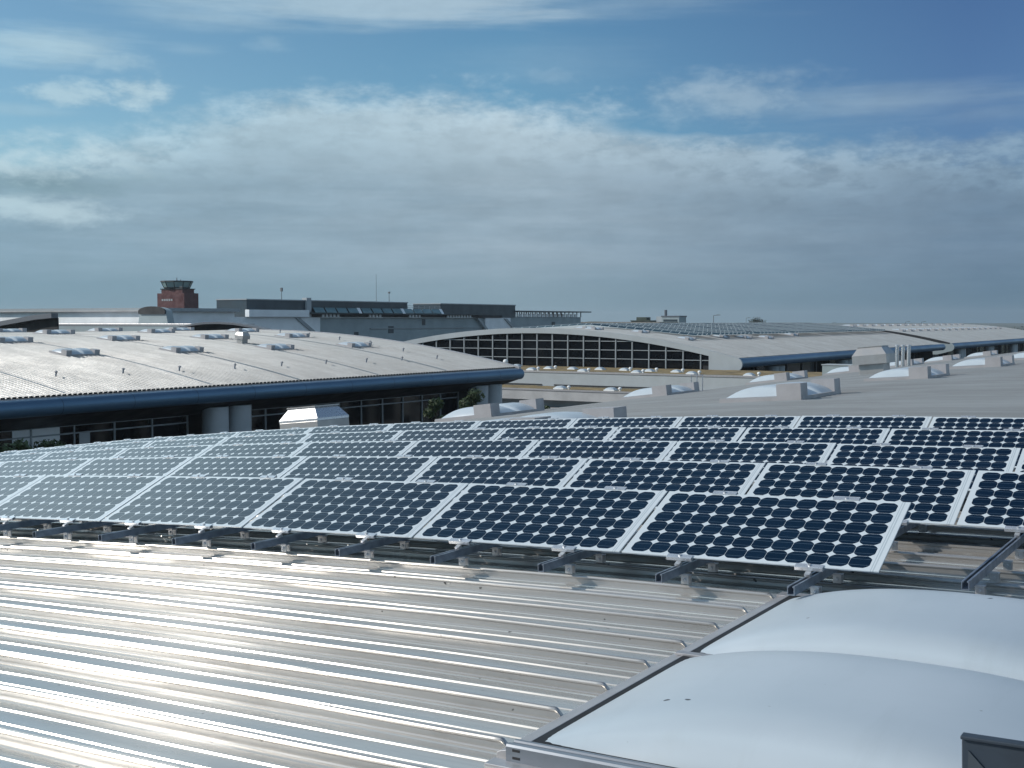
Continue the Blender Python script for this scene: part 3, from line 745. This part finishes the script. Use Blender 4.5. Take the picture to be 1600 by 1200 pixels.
for n_, (px_, Y, big) in enumerate(((808, 163.5, 1), (831, 152.6, 1), (858, 158, 1), (895, 158., 1), (911, 152.2, 1), (938, 159, 1), (976, 158.5, 1), (995, 152.2, 1), (1015, 157, 1), (1057, 156.5, 1), (1081, 152.3, 1), (1171, 151.8, 1))):
    o = copy_tree(rl) if ur else rl; ur = True
    p = at_y(px_, 575, Y); o.location = (p.x, Y, -5.6); tag(o, 'small white rooflight bubble on the upper planted terrace, %s from left' % ORD[n_], 'rooflight', 'rooflight bubbles on the terraces')
for n_, px_ in enumerate((876, 955, 1032)):
    o = copy_tree(rl); p = at_y(px_, 602, 143.2); o.location = (p.x, 143.2, -7.6); o.scale = (1.25, 1.1, 1.15)
    tag(o, 'white rooflight bubble on the lower planted terrace, %s from left' % ORD[n_], 'rooflight', 'rooflight bubbles on the terraces')
for n_, (px_, Y, z) in enumerate(((790, 163, -5.6), (841, 152.4, -5.6), (868, 158, -5.6), (920, 152.1, -5.6), (985, 158, -5.6), (1005, 152.1, -5.6), (1026, 158, -5.6), (1067, 157, -5.6), (1093, 152.2, -5.6), (1186, 151.8, -5.6), (889, 143, -7.6), (969, 143, -7.6))):
    o = copy_tree(kn) if uk else kn; uk = True
    p = at_y(px_, 575, Y); o.location = (p.x, Y, z)
    tag(o, 'small white mushroom vent beside the rooflights on the %s terrace, %s from left' % (('upper', ORD[n_]) if z > -6 else ('lower', ORD[n_-10])), 'roof vent', 'mushroom vents on the terraces')
root = thing('plant_box', 'grey sheet metal plant box with pale lid on the terrace\'s right part', 'plant box', (-49., 155., -5.6))
m = MB(); m.box(-2.4, 2.4, -1.2, 1.2, -.1, 1.5); m.build('housing', M['teal'], root)
m = MB(); m.box(-2.5, 2.5, -1.3, 1.3, 1.5, 1.62); m.build('lid', M['panelgrey'], root)
root = thing('sphere_lamp', 'white globe on a short stem at the bright hall\'s gable corner', 'lamp', at_y(790, 573, 160.))
root.location.z = -5.6
m = MB(); m.tube((0, 0, 0), (0, 0, .5), .1, n=8); m.build('stem', M['pole'], root)
m = MB(); m.lathe((0, 0, .45), [(.1, 0), (.3, .1), (.42, .4), (.3, .7), (.1, .8)], 14); m.build('globe', M['white'], root, smooth=60)

# ------------------------------------------------------------------ glazed gable hall with solar array, and the hall beyond it
XT, ZT, RT_ = -103.5, .27, 142.
def barrel_hall(xc, zc, R, half, ya, yb, label, glazed):
    h = thing('exhibition_hall', label, 'hall', (xc, (ya+yb)/2, GROUND), group='barrel roofed halls')
    m = MB(); sheet(m, FARP, ya, yb, xrange_(xc-half, xc+half, 2.), xc, zc, R); m.build('roof', M['roof_far'], h, True, smooth=28)
    z_e = cyl_z(xc+half, xc, zc, R)
    eaves(h, xc+half+.2, z_e-.05, .72, ya, yb, xc+half-4.9, 1, False, z_e-1.95)
    # gable: rim, glass, solid rounded end pieces
    xs_ = xrange_(xc-half, xc+half, 1.5)
    m = MB(); m.prism([(x, cyl_z(x, xc, zc, R)+.12) for x in xs_]+[(x, cyl_z(x, xc, zc, R)-.72) for x in reversed(xs_)], 'y', ya-.35, ya+.05)
    m.build('gable_rim', M['panelgrey'] if glazed else M['soffit'], h, True)
    for sgn in (-1, 1):
        xe = xc+sgn*half; nose = bullnose(xe, z_e+.1, 1.02, sgn)
        xi = xc+sgn*(half-4.2)
        poly = [(xi, cyl_z(xi, xc, zc, R)-.72)]+[(xe, z_e-.2)]+nose+[(xe-sgn*1.2, z_e-2.3), (xe-sgn*3., z_e-2.75), (xi, z_e-2.75)]
        m = MB(); m.prism(poly if sgn < 0 else poly[::-1], 'y', ya-.36, ya+.02); m.build('gable_end', M['panelgrey'] if glazed else M['teal'], h, True, smooth=30)
    gx = half-4.2
    xs_ = xrange_(xc-gx, xc+gx, 2)
    m = MB(); m.prism([(xc-gx, GROUND), (xc+gx, GROUND)]+[(x, cyl_z(x, xc, zc, R)-.7) for x in reversed(xs_)], 'y', ya+.1, ya+.4)
    m.build('gable_glazing', M['glass'], h, True)
    if glazed:
        x = -73.17-4*2.77*8; k = 0
        mm = MB(); xm_ = -74.9
        while xm_ > xc-gx+.5:
            mm.box(xm_-.09, xm_+.09, ya-.12, ya+.095, -9, cyl_z(xm_, xc, zc, R)-.73); xm_ -= 2.82
        mm.build('mullion', M['mull'], h, True)
        t = MB()
        for z in (-1.62, -2.98, -4.33):
            s_ = min(gx, math.sqrt(max(0, R*R-(z+.75-zc+R)**2)))
            t.box(xc-s_, xc+s_, ya-.06, ya+.092, z-.055, z+.055)
        t.build('transom', M['mull'], h, True)
    m = MB(); m.box(xc+half-5.2, xc+half-5., ya+.4, yb, GROUND, z_e-1.9); m.build('facade_glazing', M['glass'], h, True)
    for y in np.arange(ya+4, yb, 8.):
        m = MB(); m.box(xc+half-4.99, xc+half-4.8, y-.12, y+.12, GROUND, z_e-1.9); m.build('facade_mullion', M['mulldark'], h, True)
    for y in np.arange(ya+22, yb-4, 38):
        for dy in (0, 3.): 
            m = MB(); m.tube((xc+half-2.6, y+dy, GROUND), (xc+half-2.6, y+dy, z_e-1.9), 1.15, n=20); m.build('duct_tower', M['cyl'], h, True, smooth=40)
    m = MB(); m.prism([(xc-half+2, GROUND), (xc+half-2, GROUND)]+[(x, cyl_z(x, xc, zc, R)-.5) for x in reversed(xrange_(xc-half+2, xc+half-2, 2))], 'y', yb-.5, yb-.1)
    m.build('end_wall', M['soffit'], h, True)
    return h
barrel_hall(XT, ZT, RT_, 34.2, 170., 300., 'hall with wide arched glass gable and solar field on its barrel roof', True)
barrel_hall(XT, ZT, RT_, 34.2, 309., 470., 'farthest barrel roofed hall with two lines of white domes on top', False)
m = MB(); nx = 12
LEN = 1.6*nx
vs = [(-LEN/2, 0, .12), (LEN/2, 0, .12), (LEN/2, .78, .46), (-LEN/2, .78, .46), (-LEN/2, 0, .09), (LEN/2, 0, .09), (LEN/2, .78, .43), (-LEN/2, .78, .43)]
m.add(vs, [(0, 1, 2, 3), (7, 6, 5, 4), (0, 4, 5, 1), (1, 5, 6, 2), (2, 6, 7, 3), (3, 7, 4, 0)])
me_row = m.build('solar_panel_row', M['pvfar'])
uvl = me_row.data.uv_layers.new(name='UVMap')
for p in me_row.data.polygons:
    for li in p.loop_indices:
        q = me_row.data.vertices[me_row.data.loops[li].vertex_index].co
        uvl.data[li].uv = (q.x+LEN/2+.02, q.y*1.02)
first = True
for k in range(60):
    Y = 184+k*1.9
    for half_ in (0, 1):
        if k % 10 in (4,) and half_ == 0: continue
        o = me_row if first else me_row.copy()
        if not first: COL.objects.link(o)
        first = False
        xm_ = -91.2-half_*20.4
        phi = math.asin((xm_-XT)/RT_)
        o.location = (xm_, Y, cyl_z(xm_, XT, ZT, RT_)+.12); o.rotation_euler = (0, phi*1.0, 0)
        o['kind'] = 'thing'
        tag(o, 'row of dark solar panels in the distant field on the glass gable hall\'s roof', 'solar panel row', 'distant rows of solar panels')
        del o['kind']
def put_small(px_, py_, lab, grp):
    """white dome with box on the far roofs"""
    r = ray(px_, py_); 
    # march onto the third hall's barrel
    t = 150.
    while t < 600:
        p = CAM+r*t
        if abs(p.x-XT) < 34 and p.z < cyl_z(p.x, XT, ZT, RT_)+.1: break
        t += .25
    o = copy_tree(far_sky); phi = math.asin(max(-.3, min(.3, (p.x-XT)/RT_)))
    o.location = (p.x, p.y, cyl_z(p.x, XT, ZT, RT_)); o.rotation_euler = (0, phi, 0)
    tag(o, lab, 'skylight', grp)
for n_, (a, b_) in enumerate(((898, 513), (912, 514), (985, 518), (1057, 528), (1112, 525), (1148, 526), (1183, 526), (1222, 515), (1224, 522))):
    put_small(a, b_, 'tiny white skylight along the edge of the distant solar field, %s from left' % ORD[n_], 'skylights around the distant solar field')
cnt = 0
for x_, ys_ in ((-86., np.arange(318, 450, 8.6)), (-98., np.arange(316, 450, 8.6))):
    for Y in ys_:
        o = copy_tree(far_sky); phi = math.asin((x_-XT)/RT_); o.location = (x_, Y, cyl_z(x_, XT, ZT, RT_)); o.rotation_euler = (0, phi, 0)
        o.scale = (1.5, 1., 1.1)
        tag(o, 'white dome in the lines along the farthest hall roof', 'skylight', 'white domes on the farthest hall roof')

# ------------------------------------------------------------------ office block behind
OX = -192.
off = thing('office_building', 'long white office block with dark blue top storey behind the bright roof', 'building', (OX, 270, GROUND))
def obox(name, mat, ya, yb, za, zb, x0=OX-9, x1=OX):
    m = MB(); m.box(x0, x1, ya, yb, za, zb); return m.build(name, mat, off, True)
Y500, Y767, Y800 = 220.8, 292.5, 305.
obox('white_wall', M['white'], 170., Y500, GROUND, 2.37)
obox('teal_wall', M['teal'], Y500+.02, 291.5, GROUND, 2.34, x1=OX-.6)
obox('white_wall', M['white'], 291.52, Y800, GROUND, 2.37)
obox('teal_wall', M['teal'], Y800+.02, 348.7, GROUND, 2.7, x1=OX-.6)
for y, z0, z1, wd in ((247.5, -1.6, .2, 2.2), (234, -3., -1.2, 1.6), (262, .4, 2.0, 1.4), (330, -.4, 1.2, 2.)):
    m = MB(); m.box(OX-.62, OX-.52, y, y+wd, z0, z1); m.build('window', M['darkblue'], off, True)
m = MB(); m.box(OX-.6, OX-.3, 240, 300, -.5, -.3); m.build('string_course', M['mull'], off, True)
obox('top_storey', M['darkblue'], 196.7, 254.8, 2.4, 6.05)
obox('top_storey', M['darkblue'], 269.5, 307.6, 2.4, 5.95)
obox('link_storey', M['teal'], 254.82, 269.48, 2.4, 4.3, x1=OX-1.)
obox('white_band', M['white'], 196.2, 215.7, 2.4, 3.95, x0=OX+.02, x1=OX+1.2)
obox('coping', M['mull'], 196.5, 254.9, 6.06, 6.3, x1=OX+.2)
obox('coping', M['mull'], 269.3, 307.7, 5.96, 6.2, x1=OX+.2)
m = MB()
for y in np.arange(255, 269.6, 2.4): m.tube((OX, y, 4.3), (OX, y, 5.4), .06, n=5)
for z in (4.9, 5.4): m.tube((OX, 254.9, z), (OX, 269.5, z), .05, n=5)
m.build('railing', M['mull'], off, True)
obox('canopy', M['darkblue'], 216., 289., 3.15, 3.45, x0=OX-.5, x1=OX+1.8)
obox('terrace_recess', M['soffit'], 216., 300., 2.38, 3.1, x0=OX-.5, x1=OX+.3)
for ya in (217., 234.5, 251.5):
    m = MB()
    for k in range(4):
        y = ya+k*4.1
        m.add([(OX+1.9, y, 3.5), (OX+1.9, y+3.6, 3.5), (OX+.3, y+4.6, 4.6), (OX+.3, y+1., 4.6), (OX+1.9, y, 3.42), (OX+1.9, y+3.6, 3.42), (OX+.3, y+4.6, 4.52), (OX+.3, y+1., 4.52)],
              [(0, 1, 2, 3), (7, 6, 5, 4), (0, 4, 5, 1), (1, 5, 6, 2), (2, 6, 7, 3), (3, 7, 4, 0)])
    m.build('awning', M['awning'], off, True)
    m = MB(); m.add([(OX+1.95, ya+15.8, 3.4), (OX+1.95, ya+17., 3.4), (OX+.35, ya+18., 4.65), (OX+.35, ya+16.8, 4.65)], [(0, 1, 2, 3)]); 
    m.add([(OX+1.95, ya+15.8, 3.3), (OX+1.95, ya+17., 3.3), (OX+.35, ya+18., 4.55), (OX+.35, ya+16.8, 4.55)], [(3, 2, 1, 0)])
    m.build('awning_end', M['white'], off, True)
for ya, n_ in ((221., 5), (238.5, 4), (255., 4), (272., 9)):
    m = MB()
    for k in range(n_): m.box(OX+.32, OX+.5, ya+k*1.35, ya+k*1.35+.8, 2.45, 3.05)
    m.box(OX+.32, OX+.6, ya, ya+n_*1.35, 2.38, 2.44)
    m.build('terrace_panel', M['white'], off, True)
m = MB(); m.box(OX-8, OX+1.5, 307.7, 352., 4.15, 4.5); m.build('pergola_roof', M['darkblue'], off, True)
m = MB()
for y in np.arange(309, 350, 2.6): m.box(OX-.4, OX-.2, y, y+.3, 2.7, 4.15); m.box(OX-7.5, OX-7.3, y, y+.3, 2.7, 4.15)
m.build('pergola_post', M['soffit'], off, True)
m = MB()
for k in range(14): m.box(OX-.4, OX-.1, 310+k*2.6, 311.6+k*2.6, 2.72, 3.6)
m.build('terrace_panel', M['white'], off, True)
for y0_ in (212., 287., 301.):
    m = MB(); s_ = 1 if y0_ != 287. else .8
    m.add([(OX+.05, y0_, 2.2), (OX+.05, y0_+1.5, 2.2), (OX+.05, y0_+9.5*s_, -2.5), (OX+.05, y0_+8*s_, -2.5), (OX+.35, y0_, 2.2), (OX+.35, y0_+1.5, 2.2), (OX+.35, y0_+9.5*s_, -2.5), (OX+.35, y0_+8*s_, -2.5)],
          [(0, 1, 2, 3), (7, 6, 5, 4), (0, 4, 5, 1), (1, 5, 6, 2), (2, 6, 7, 3), (3, 7, 4, 0)])
    m.build('escape_stair', M['mull'], off, True)
m = MB(); m.box(OX-.9, OX+.5, 215.6, 217.2, 2.37, 6.8); m.build('chimney', M['panelgrey'], off, True)
# antennas
for px_, y0_, y1_, r_, lab in ((440, 471, 452, .09, 'short mast with a small box head on the dark office top, left one'), (588, 474, 428, .06, 'tall hair-thin antenna mast rising behind the office block'),
                          (608, 474, 458, .1, 'short stubby mast on the office block beside the thin antenna')):
    p0 = at_x(px_, y0_, OX-3); p1 = at_x(px_, y1_, OX-3)
    root = thing('antenna_mast', lab, 'antenna', (p0.x, p0.y, 6.)); h = p1.z-6.
    m = MB(); m.tube((0, 0, -.4), (0, 0, h), r_, r_*.6, n=6); m.build('pole', M['pole'], root)
    if px_ != 588:
        m = MB(); m.box(-.22, .22, -.22, .22, h-.1-(.4 if px_ == 440 else 0), h+.35); m.build('head', M['pole'], root)
# low white annex to the left of the office
ann = thing('annex_building', 'low pale flat roofed annex between the control tower and the office block', 'building', (OX-20, 196, GROUND))
p0 = at_y(284, 486, 196.); p1 = at_y(342, 486, 196.)
m = MB(); m.box(p0.x, p1.x, 196, 216, GROUND, at_y(310, 494.5, 196.).z); m.build('wall', M['white'], ann, True)
m = MB(); m.box(p0.x, p1.x, 198, 214, at_y(310, 494., 196.).z, at_y(310, 486, 196.).z); m.build('roof_room', M['white'], ann, True)

# ------------------------------------------------------------------ control tower
TY = 330.
tl, tr = at_y(246, 484, TY), at_y(288, 484, TY); wT = tr.x-tl.x; tz = lambda py: at_y(275, py, TY).z
tw = thing('control_tower', 'dark red brick control tower with flared glass cab on top', 'tower', ((tl.x+tr.x)/2, TY+wT/2, GROUND))
def tbox(name, mat, fx0, fx1, za, zb, grow=0.):
    m = MB(); m.box(tl.x+fx0*wT, tl.x+fx1*wT, TY-grow+fx0*wT*.4, TY+grow+wT*(.5-.4*fx0), za, zb); return m.build(name, mat, tw, True)
tbox('shaft', M['brick'], 0, 1, GROUND, tz(458))
tbox('upper_block', M['brick'], .11, .89, tz(458), tz(452))
gal = tbox('gallery', M['soffit'], .09, .91, tz(452), tz(450.6), .2)
m = MB()
for i in range(12): m.tube((tl.x+wT*(.1+.8*i/11), TY+.5, tz(450.6)), (tl.x+wT*(.1+.8*i/11), TY+.5, tz(448.6)), .05, n=5)
m.tube((tl.x+wT*.1, TY+.5, tz(448.6)), (tl.x+wT*.9, TY+.5, tz(448.6)), .05, n=5)
m.build('railing', M['pole'], tw, True)
cx, cy = tl.x+wT*.44, TY+wT*.28
def ngon(r, z, n=10): return [(cx+r*math.cos(2*math.pi*(i+.5)/n), cy+r*math.sin(2*math.pi*(i+.5)/n), z) for i in range(n)]
m = MB(); n = 10
m.add(ngon(wT*.33, tz(450.5))+ngon(wT*.345, tz(448.5)), [(i, (i+1) % n, n+(i+1) % n, n+i) for i in range(n)]); m.build('cab_base', M['soffit'], tw, True)
M['cabglass'] = simple('cab_glass', (.22, .32, .33), .12, 0, .1, .3)
m = MB(); m.add(ngon(wT*.335, tz(448.5))+ngon(wT*.40, tz(440)), [(i, (i+1) % n, n+(i+1) % n, n+i) for i in range(n)]); m.build('cab_glass', M['cabglass'], tw, True)
m = MB(); a, b_ = ngon(wT*.34, tz(448.5)), ngon(wT*.405, tz(440))
for i in range(n): m.tube(a[i], b_[i], .12, n=5)
m.build('cab_mullion', M['soffit'], tw, True)
m = MB(); m.add(ngon(wT*.43, tz(440))+ngon(wT*.42, tz(438.3)), [(i, (i+1) % n, n+(i+1) % n, n+i) for i in range(n)]+[tuple(range(n-1, -1, -1)), tuple(range(n, 2*n))]); m.build('cab_roof', M['soffit'], tw, True)
m = MB(); m.tube((cx, cy, tz(438.5)), (cx, cy, tz(433)), .25, .12, n=6); m.tube((cx+2, cy, tz(438.5)), (cx+2, cy, tz(436)), .12, n=6); m.build('antenna', M['pole'], tw, True)
m = MB()
for i in range(5): m.box(tl.x+wT*(.17+.085*i), tl.x+wT*(.17+.085*i)+wT*.06, TY-.06, TY+.02, tz(470), tz(467))
m.build('window', M['mull'], tw, True)
# ------------------------------------------------------------------ halls at far left
lb = thing('flat_roof_hall', 'long pale hall with flat overhanging roof at the far left skyline', 'building', (-150, 150, GROUND))
YB = 150.
xa, xb = at_y(-260, 490, YB).x, at_y(238, 490, YB).x
m = MB(); m.box(xa, xb, YB, YB+20, GROUND, at_y(100, 487, YB).z); m.build('wall', M['white'], lb, True)
m = MB(); m.box(xa, xb+1, YB-.9, YB+20.5, at_y(100, 487, YB).z, at_y(100, 482, YB).z); m.build('roof', M['mull'], lb, True)
m = MB(); m.box(xa, xb+1, YB-.96, YB-.905, at_y(100, 487.4, YB).z, at_y(100, 485.6, YB).z); m.build('roof_edge', M['beige'], lb, True)
x0, x1 = at_y(236, 500, YB).x, at_y(284, 500, YB).x; zt, zb = at_y(260, 480, YB).z, at_y(260, 508, YB).z
m = MB(); poly = [(x0, zb-6), (x1, zb-6), (x1-.1, zb), (x1-.6, zt-.9)]+[(x0+.6+(x1-x0-1.2)*(.5+.5*math.cos(a)), zt-.9+.9*math.sin(a)) for a in [math.pi*i/12 for i in range(1, 12)]]+[(x0+.6, zt-.9), (x0+.1, zb)]
m.prism(poly, 'y', YB-3., YB-1.5); m.build('rounded_end', M['teal'], lb, True, smooth=30)
m = MB(); m.prism([(p[0]+(.15 if p[0] > (x0+x1)/2 else -.15), p[1]+.12) for p in poly[3:-1]]+[(poly[-2][0], poly[-2][1]-.3), (poly[3][0], poly[3][1]-.3)], 'y', YB-3.3, YB-3.02); m.build('end_rim', M['soffit'], lb, True)
# strip roof in front with a glinting edge
st = thing('strip_roof', 'narrow flat metal roof with glinting edge below the flat roofed hall', 'roof', (-140, 140, GROUND))
YS = 140.; xa, xb = at_y(45, 506, YS).x, at_y(335, 506, YS).x
m = MB(); m.box(xa, xb, YS, YS+9, at_y(200, 509, YS).z, at_y(200, 505.5, YS).z); m.build('roof_sheet', M['flash'], st, True, bevel=.05)
m = MB(); m.box(xa+.2, xb-.2, YS+.1, YS+8.8, GROUND, at_y(200, 509, YS).z-.003); m.build('wall', M['teal'], st, True)
# two dark arched canopies
def arch(name, label, pxs, Y, dep, th, mat_in, base=-4.):
    root = thing(name, label, 'arched roof', at_y(pxs[len(pxs)//2][0], pxs[len(pxs)//2][1], Y)); root.location.z = GROUND
    P = [at_y(a, b_, Y) for a, b_ in pxs]
    up = [(p.x, p.z) for p in P]; dn_ = [(p.x, p.z-th) for p in P]
    m = MB(); m.prism(up+dn_[::-1], 'y', Y, Y+dep); m.build('roof', M['mulldark'], root, True, smooth=40)
    m = MB(); m.prism([(up[0][0], GROUND), (up[-1][0], GROUND)]+dn_[::-1], 'y', Y+1.2, Y+1.4); m.build('gable_glazing', M['interior'], root, True)
    return root
arch('arched_hall', 'low hall with dark arched gable peeping over the bright roof\'s crest', [(250, 519), (265, 515), (280, 510.5), (298, 506), (318, 503.5), (340, 503), (365, 504.5), (392, 509), (420, 516), (440, 522)], 135., 1.6, .3, 'interior')
arch('arched_canopy', 'dark curved canopy roof rising at the photo\'s left edge behind the skylights', [(-260, 516), (-120, 512), (-40, 507), (0, 502), (30, 496.5), (55, 492), (80, 489.5)], 128., 1.3, .75, 'interior')

# ------------------------------------------------------------------ trees
def leaf_cloud(blobs, n, size, seed):
    r = np.random.default_rng(seed); m = MB()
    vs = []; fs = []
    wts = np.array([b_[3]**2 for b_ in blobs]); wts /= wts.sum()
    ch = r.choice(len(blobs), n, p=wts)
    for c in ch:
        bx, by, bz, br = blobs[c]
        d = r.normal(size=3); d /= np.linalg.norm(d); rad = br*(r.random()**.45)
        p = np.array([bx, by, bz])+d*rad*np.array([1, 1, .85])
        a = r.normal(size=3); a /= np.linalg.norm(a); b2 = np.cross(a, d); b2 /= (np.linalg.norm(b2)+1e-6)
        s_ = size*r.uniform(.6, 1.3); o = len(vs)
        vs += [tuple(p-a*s_), tuple(p+b2*s_*.55), tuple(p+a*s_), tuple(p-b2*s_*.55)]; fs.append((o, o+1, o+2, o+3))
    m.add(vs, fs); return m
def tree(label, loc, h, rad, seed, group=None, n=2600, size=.16, slim=1.25, mat='leaf'):
    r = random.Random(seed)
    root = thing('tree', label, 'tree', loc, group=group)
    m = MB(); th = h*.42
    m.tube((0, 0, -.2), (.05, .03, th), h*.018, h*.012, n=8); m.tube((.05, .03, th), (.1, 0, h*.9), h*.012, h*.003, n=7)
    blobs = []
    for k in range(11):
        a = k*2.4+r.random(); zz = h*(.34+.6*k/10); rr = rad*(.62*math.sin(math.pi*(.18+.76*k/10)))
        p = Vector((rr*math.cos(a), rr*math.sin(a), zz)); blobs.append((p.x, p.y, p.z, rad*r.uniform(.30, .48)))
        m.tube((.07, .02, max(th*.7, zz-h*.16)), p, h*.006, h*.002, n=5)
    blobs.append((0, 0, h*.93, rad*.3))
    m.build('trunk', M['bark'], root)
    leaf_cloud(blobs, n, size, seed).build('crown', M[mat], root)
    return root
for n_, (px_, py_, X, rad, lab) in enumerate(((680, 619, -62., 1.1, 'slim leafy tree before the dark facade, the left of two beside the blue eave'), (740, 607, -63., 1.35, 'bushier leafy tree beside the round duct towers under the blue eave\'s end'),
          (851, 628, -50., 1.0, 'small tree top showing just over the near roof\'s edge, right of the skylight'))):
    p = at_x(px_, py_, X); tree(lab, (X, p.y, GROUND), p.z-GROUND, rad*1.5, 20+n_, 'trees in the alley between the halls', 3200, .15)
for n_, (px_, py_, X) in enumerate(((30, 684, -66.5), (72, 687, -67.), (85, 688, -66.), (8, 690, -66.))):
    p = at_x(px_, py_, X); tree('dark bushy tree against the glass facade at the far left, %s of four' % ORD[n_], (X, p.y, GROUND), p.z-GROUND, 1.9, 40+n_, 'trees by the left facade', 2200, .17)
# white block reflected / standing inside the left facade
# distant trees
for n_, (px_, Y, h, rad, lab) in enumerate(((1538, 560, 12.5, 6., 'dark round tree on the skyline at right beyond the farthest hall'), (1592, 470, 12.2, 7., 'dark tree at the photo\'s right edge behind the farthest hall'), (1182, 900, 18, 12., 'dark tree clump on the horizon above the distant solar field'))):
    p = at_y(px_, 515, Y); tree(lab, (p.x, Y, GROUND), h, rad, 60+n_, 'skyline trees', 1800, .7, mat='leafdark')
r = random.Random(5); blobs = []
for i in range(90):
    px_ = 1440+i*4.5; p = at_y(px_, 515, 620+r.uniform(-30, 60)); blobs.append((p.x, p.y, GROUND+r.uniform(3, 9.5), r.uniform(4, 6)))
for i in range(140):
    px_ = 860+i*6; p = at_y(px_, 510, 1500+r.uniform(-60, 60)); blobs.append((p.x, p.y, GROUND+r.uniform(0, 6), r.uniform(5, 9)))
tag(leaf_cloud(blobs, 9000, 1.6, 9).build('far_woods', M['leafdark']), 'dark band of far woodland along the right horizon', 'woods', kind='stuff')

# ------------------------------------------------------------------ far buildings and lamp posts
def far_box(name, label, x0, x1, y0, y1, Y, mat, roof_mat=None, extra=None):
    a, b_ = at_y(x0, y1, Y), at_y(x1, y0, Y)
    root = thing(name, label, 'building', ((a.x+b_.x)/2, Y, GROUND)); d_ = max(8., abs(b_.x-a.x)*.5)
    m = MB(); m.box(a.x, b_.x, Y, Y+d_, GROUND, b_.z); m.build('wall', mat, root, True)
    m = MB(); m.box(a.x-.3, b_.x+.3, Y-.3, Y+d_+.3, b_.z, b_.z+.5); m.build('roof', roof_mat or M['mulldark'], root, True)
    if extra: extra(root, a, b_, Y)
    return root
def ex1(root, a, b_, Y):
    m = MB(); m.box(a.x-3.2, a.x-.35, Y+1, Y+7, GROUND, b_.z+.2); m.build('stair_tower', M['panelgrey'], root, True)
    m = MB(); m.tube((a.x+.6, Y+3, b_.z+.5), (a.x+.6, Y+3, b_.z+3.2), .7, n=8); m.build('flue', M['mulldark'], root, True)
    m = MB()
    for k in range(4): m.box(a.x+.8, b_.x-.8, Y-.06, Y-.005, b_.z-2.2-k*3., b_.z-1.2-k*3.)
    m.build('window_band', M['darkblue'], root, True)
far_box('office_block', 'distant grey office block with pale stair tower on the skyline', 1034, 1061, 495, 508, 520., M['teal'], extra=ex1)
far_box('warehouse', 'long low brown roofed building on the horizon right of the office block', 908, 1030, 505, 512, 480., M['soffit'], M['brown'])
far_box('green_block', 'small dark green stepped block on the horizon left of the grey office', 986, 1016, 502, 508, 600., M['leafdark'], M['leafdark'],
        lambda root, a, b_, Y: (MB().box((a.x+b_.x)/2-3, (a.x+b_.x)/2+3, Y+1, Y+6, b_.z+.5, b_.z+2.2).build('roof_room', M['leafdark'], root, True)))
for n_, (px_, y0_, Y) in enumerate(((1115, 493, 330.), (1166, 497, 520.), (1415, 503, 560.), (1440, 503, 560.), (1301, 504, 620.))):
    p = at_y(px_, y0_, Y); h = p.z-GROUND
    root = thing('street_lamp', 'hair-thin lamp post on the skyline over the far roofs, %s from left' % ORD[(0, 1, 3, 4, 2)[n_]], 'lamp post', (p.x, Y, GROUND), group='skyline lamp posts')
    m = MB(); m.tube((0, 0, 0), (0, 0, h), .16, .1, n=6); m.build('pole', M['pole'], root)
    m = MB(); m.tube((0, 0, h), (1.5, .2, h+.15), .08, n=5); m.box(.9, 1.9, -.1, .4, h+.05, h+.25); m.build('lamp_head', M['pole'], root)

# ------------------------------------------------------------------ air
m = bpy.data.materials.new('thin_haze'); m.use_nodes = True; nt = m.node_tree
for n_ in list(nt.nodes):
    if n_.type != 'OUTPUT_MATERIAL': nt.nodes.remove(n_)
pv = nt.nodes.new('ShaderNodeVolumePrincipled'); pv.inputs['Color'].default_value = (.80, .88, .95, 1)
pv.inputs['Density'].default_value = .00010; pv.inputs['Anisotropy'].default_value = .2
nt.links.new(pv.outputs[0], nt.nodes['Material Output'].inputs['Volume'])
g = MB(); g.box(-4200, 4200, -200, 5200, GROUND-1, 42)
tag(g.build('haze', m), 'thin bluish haze over the whole fairground', 'haze', kind='stuff')
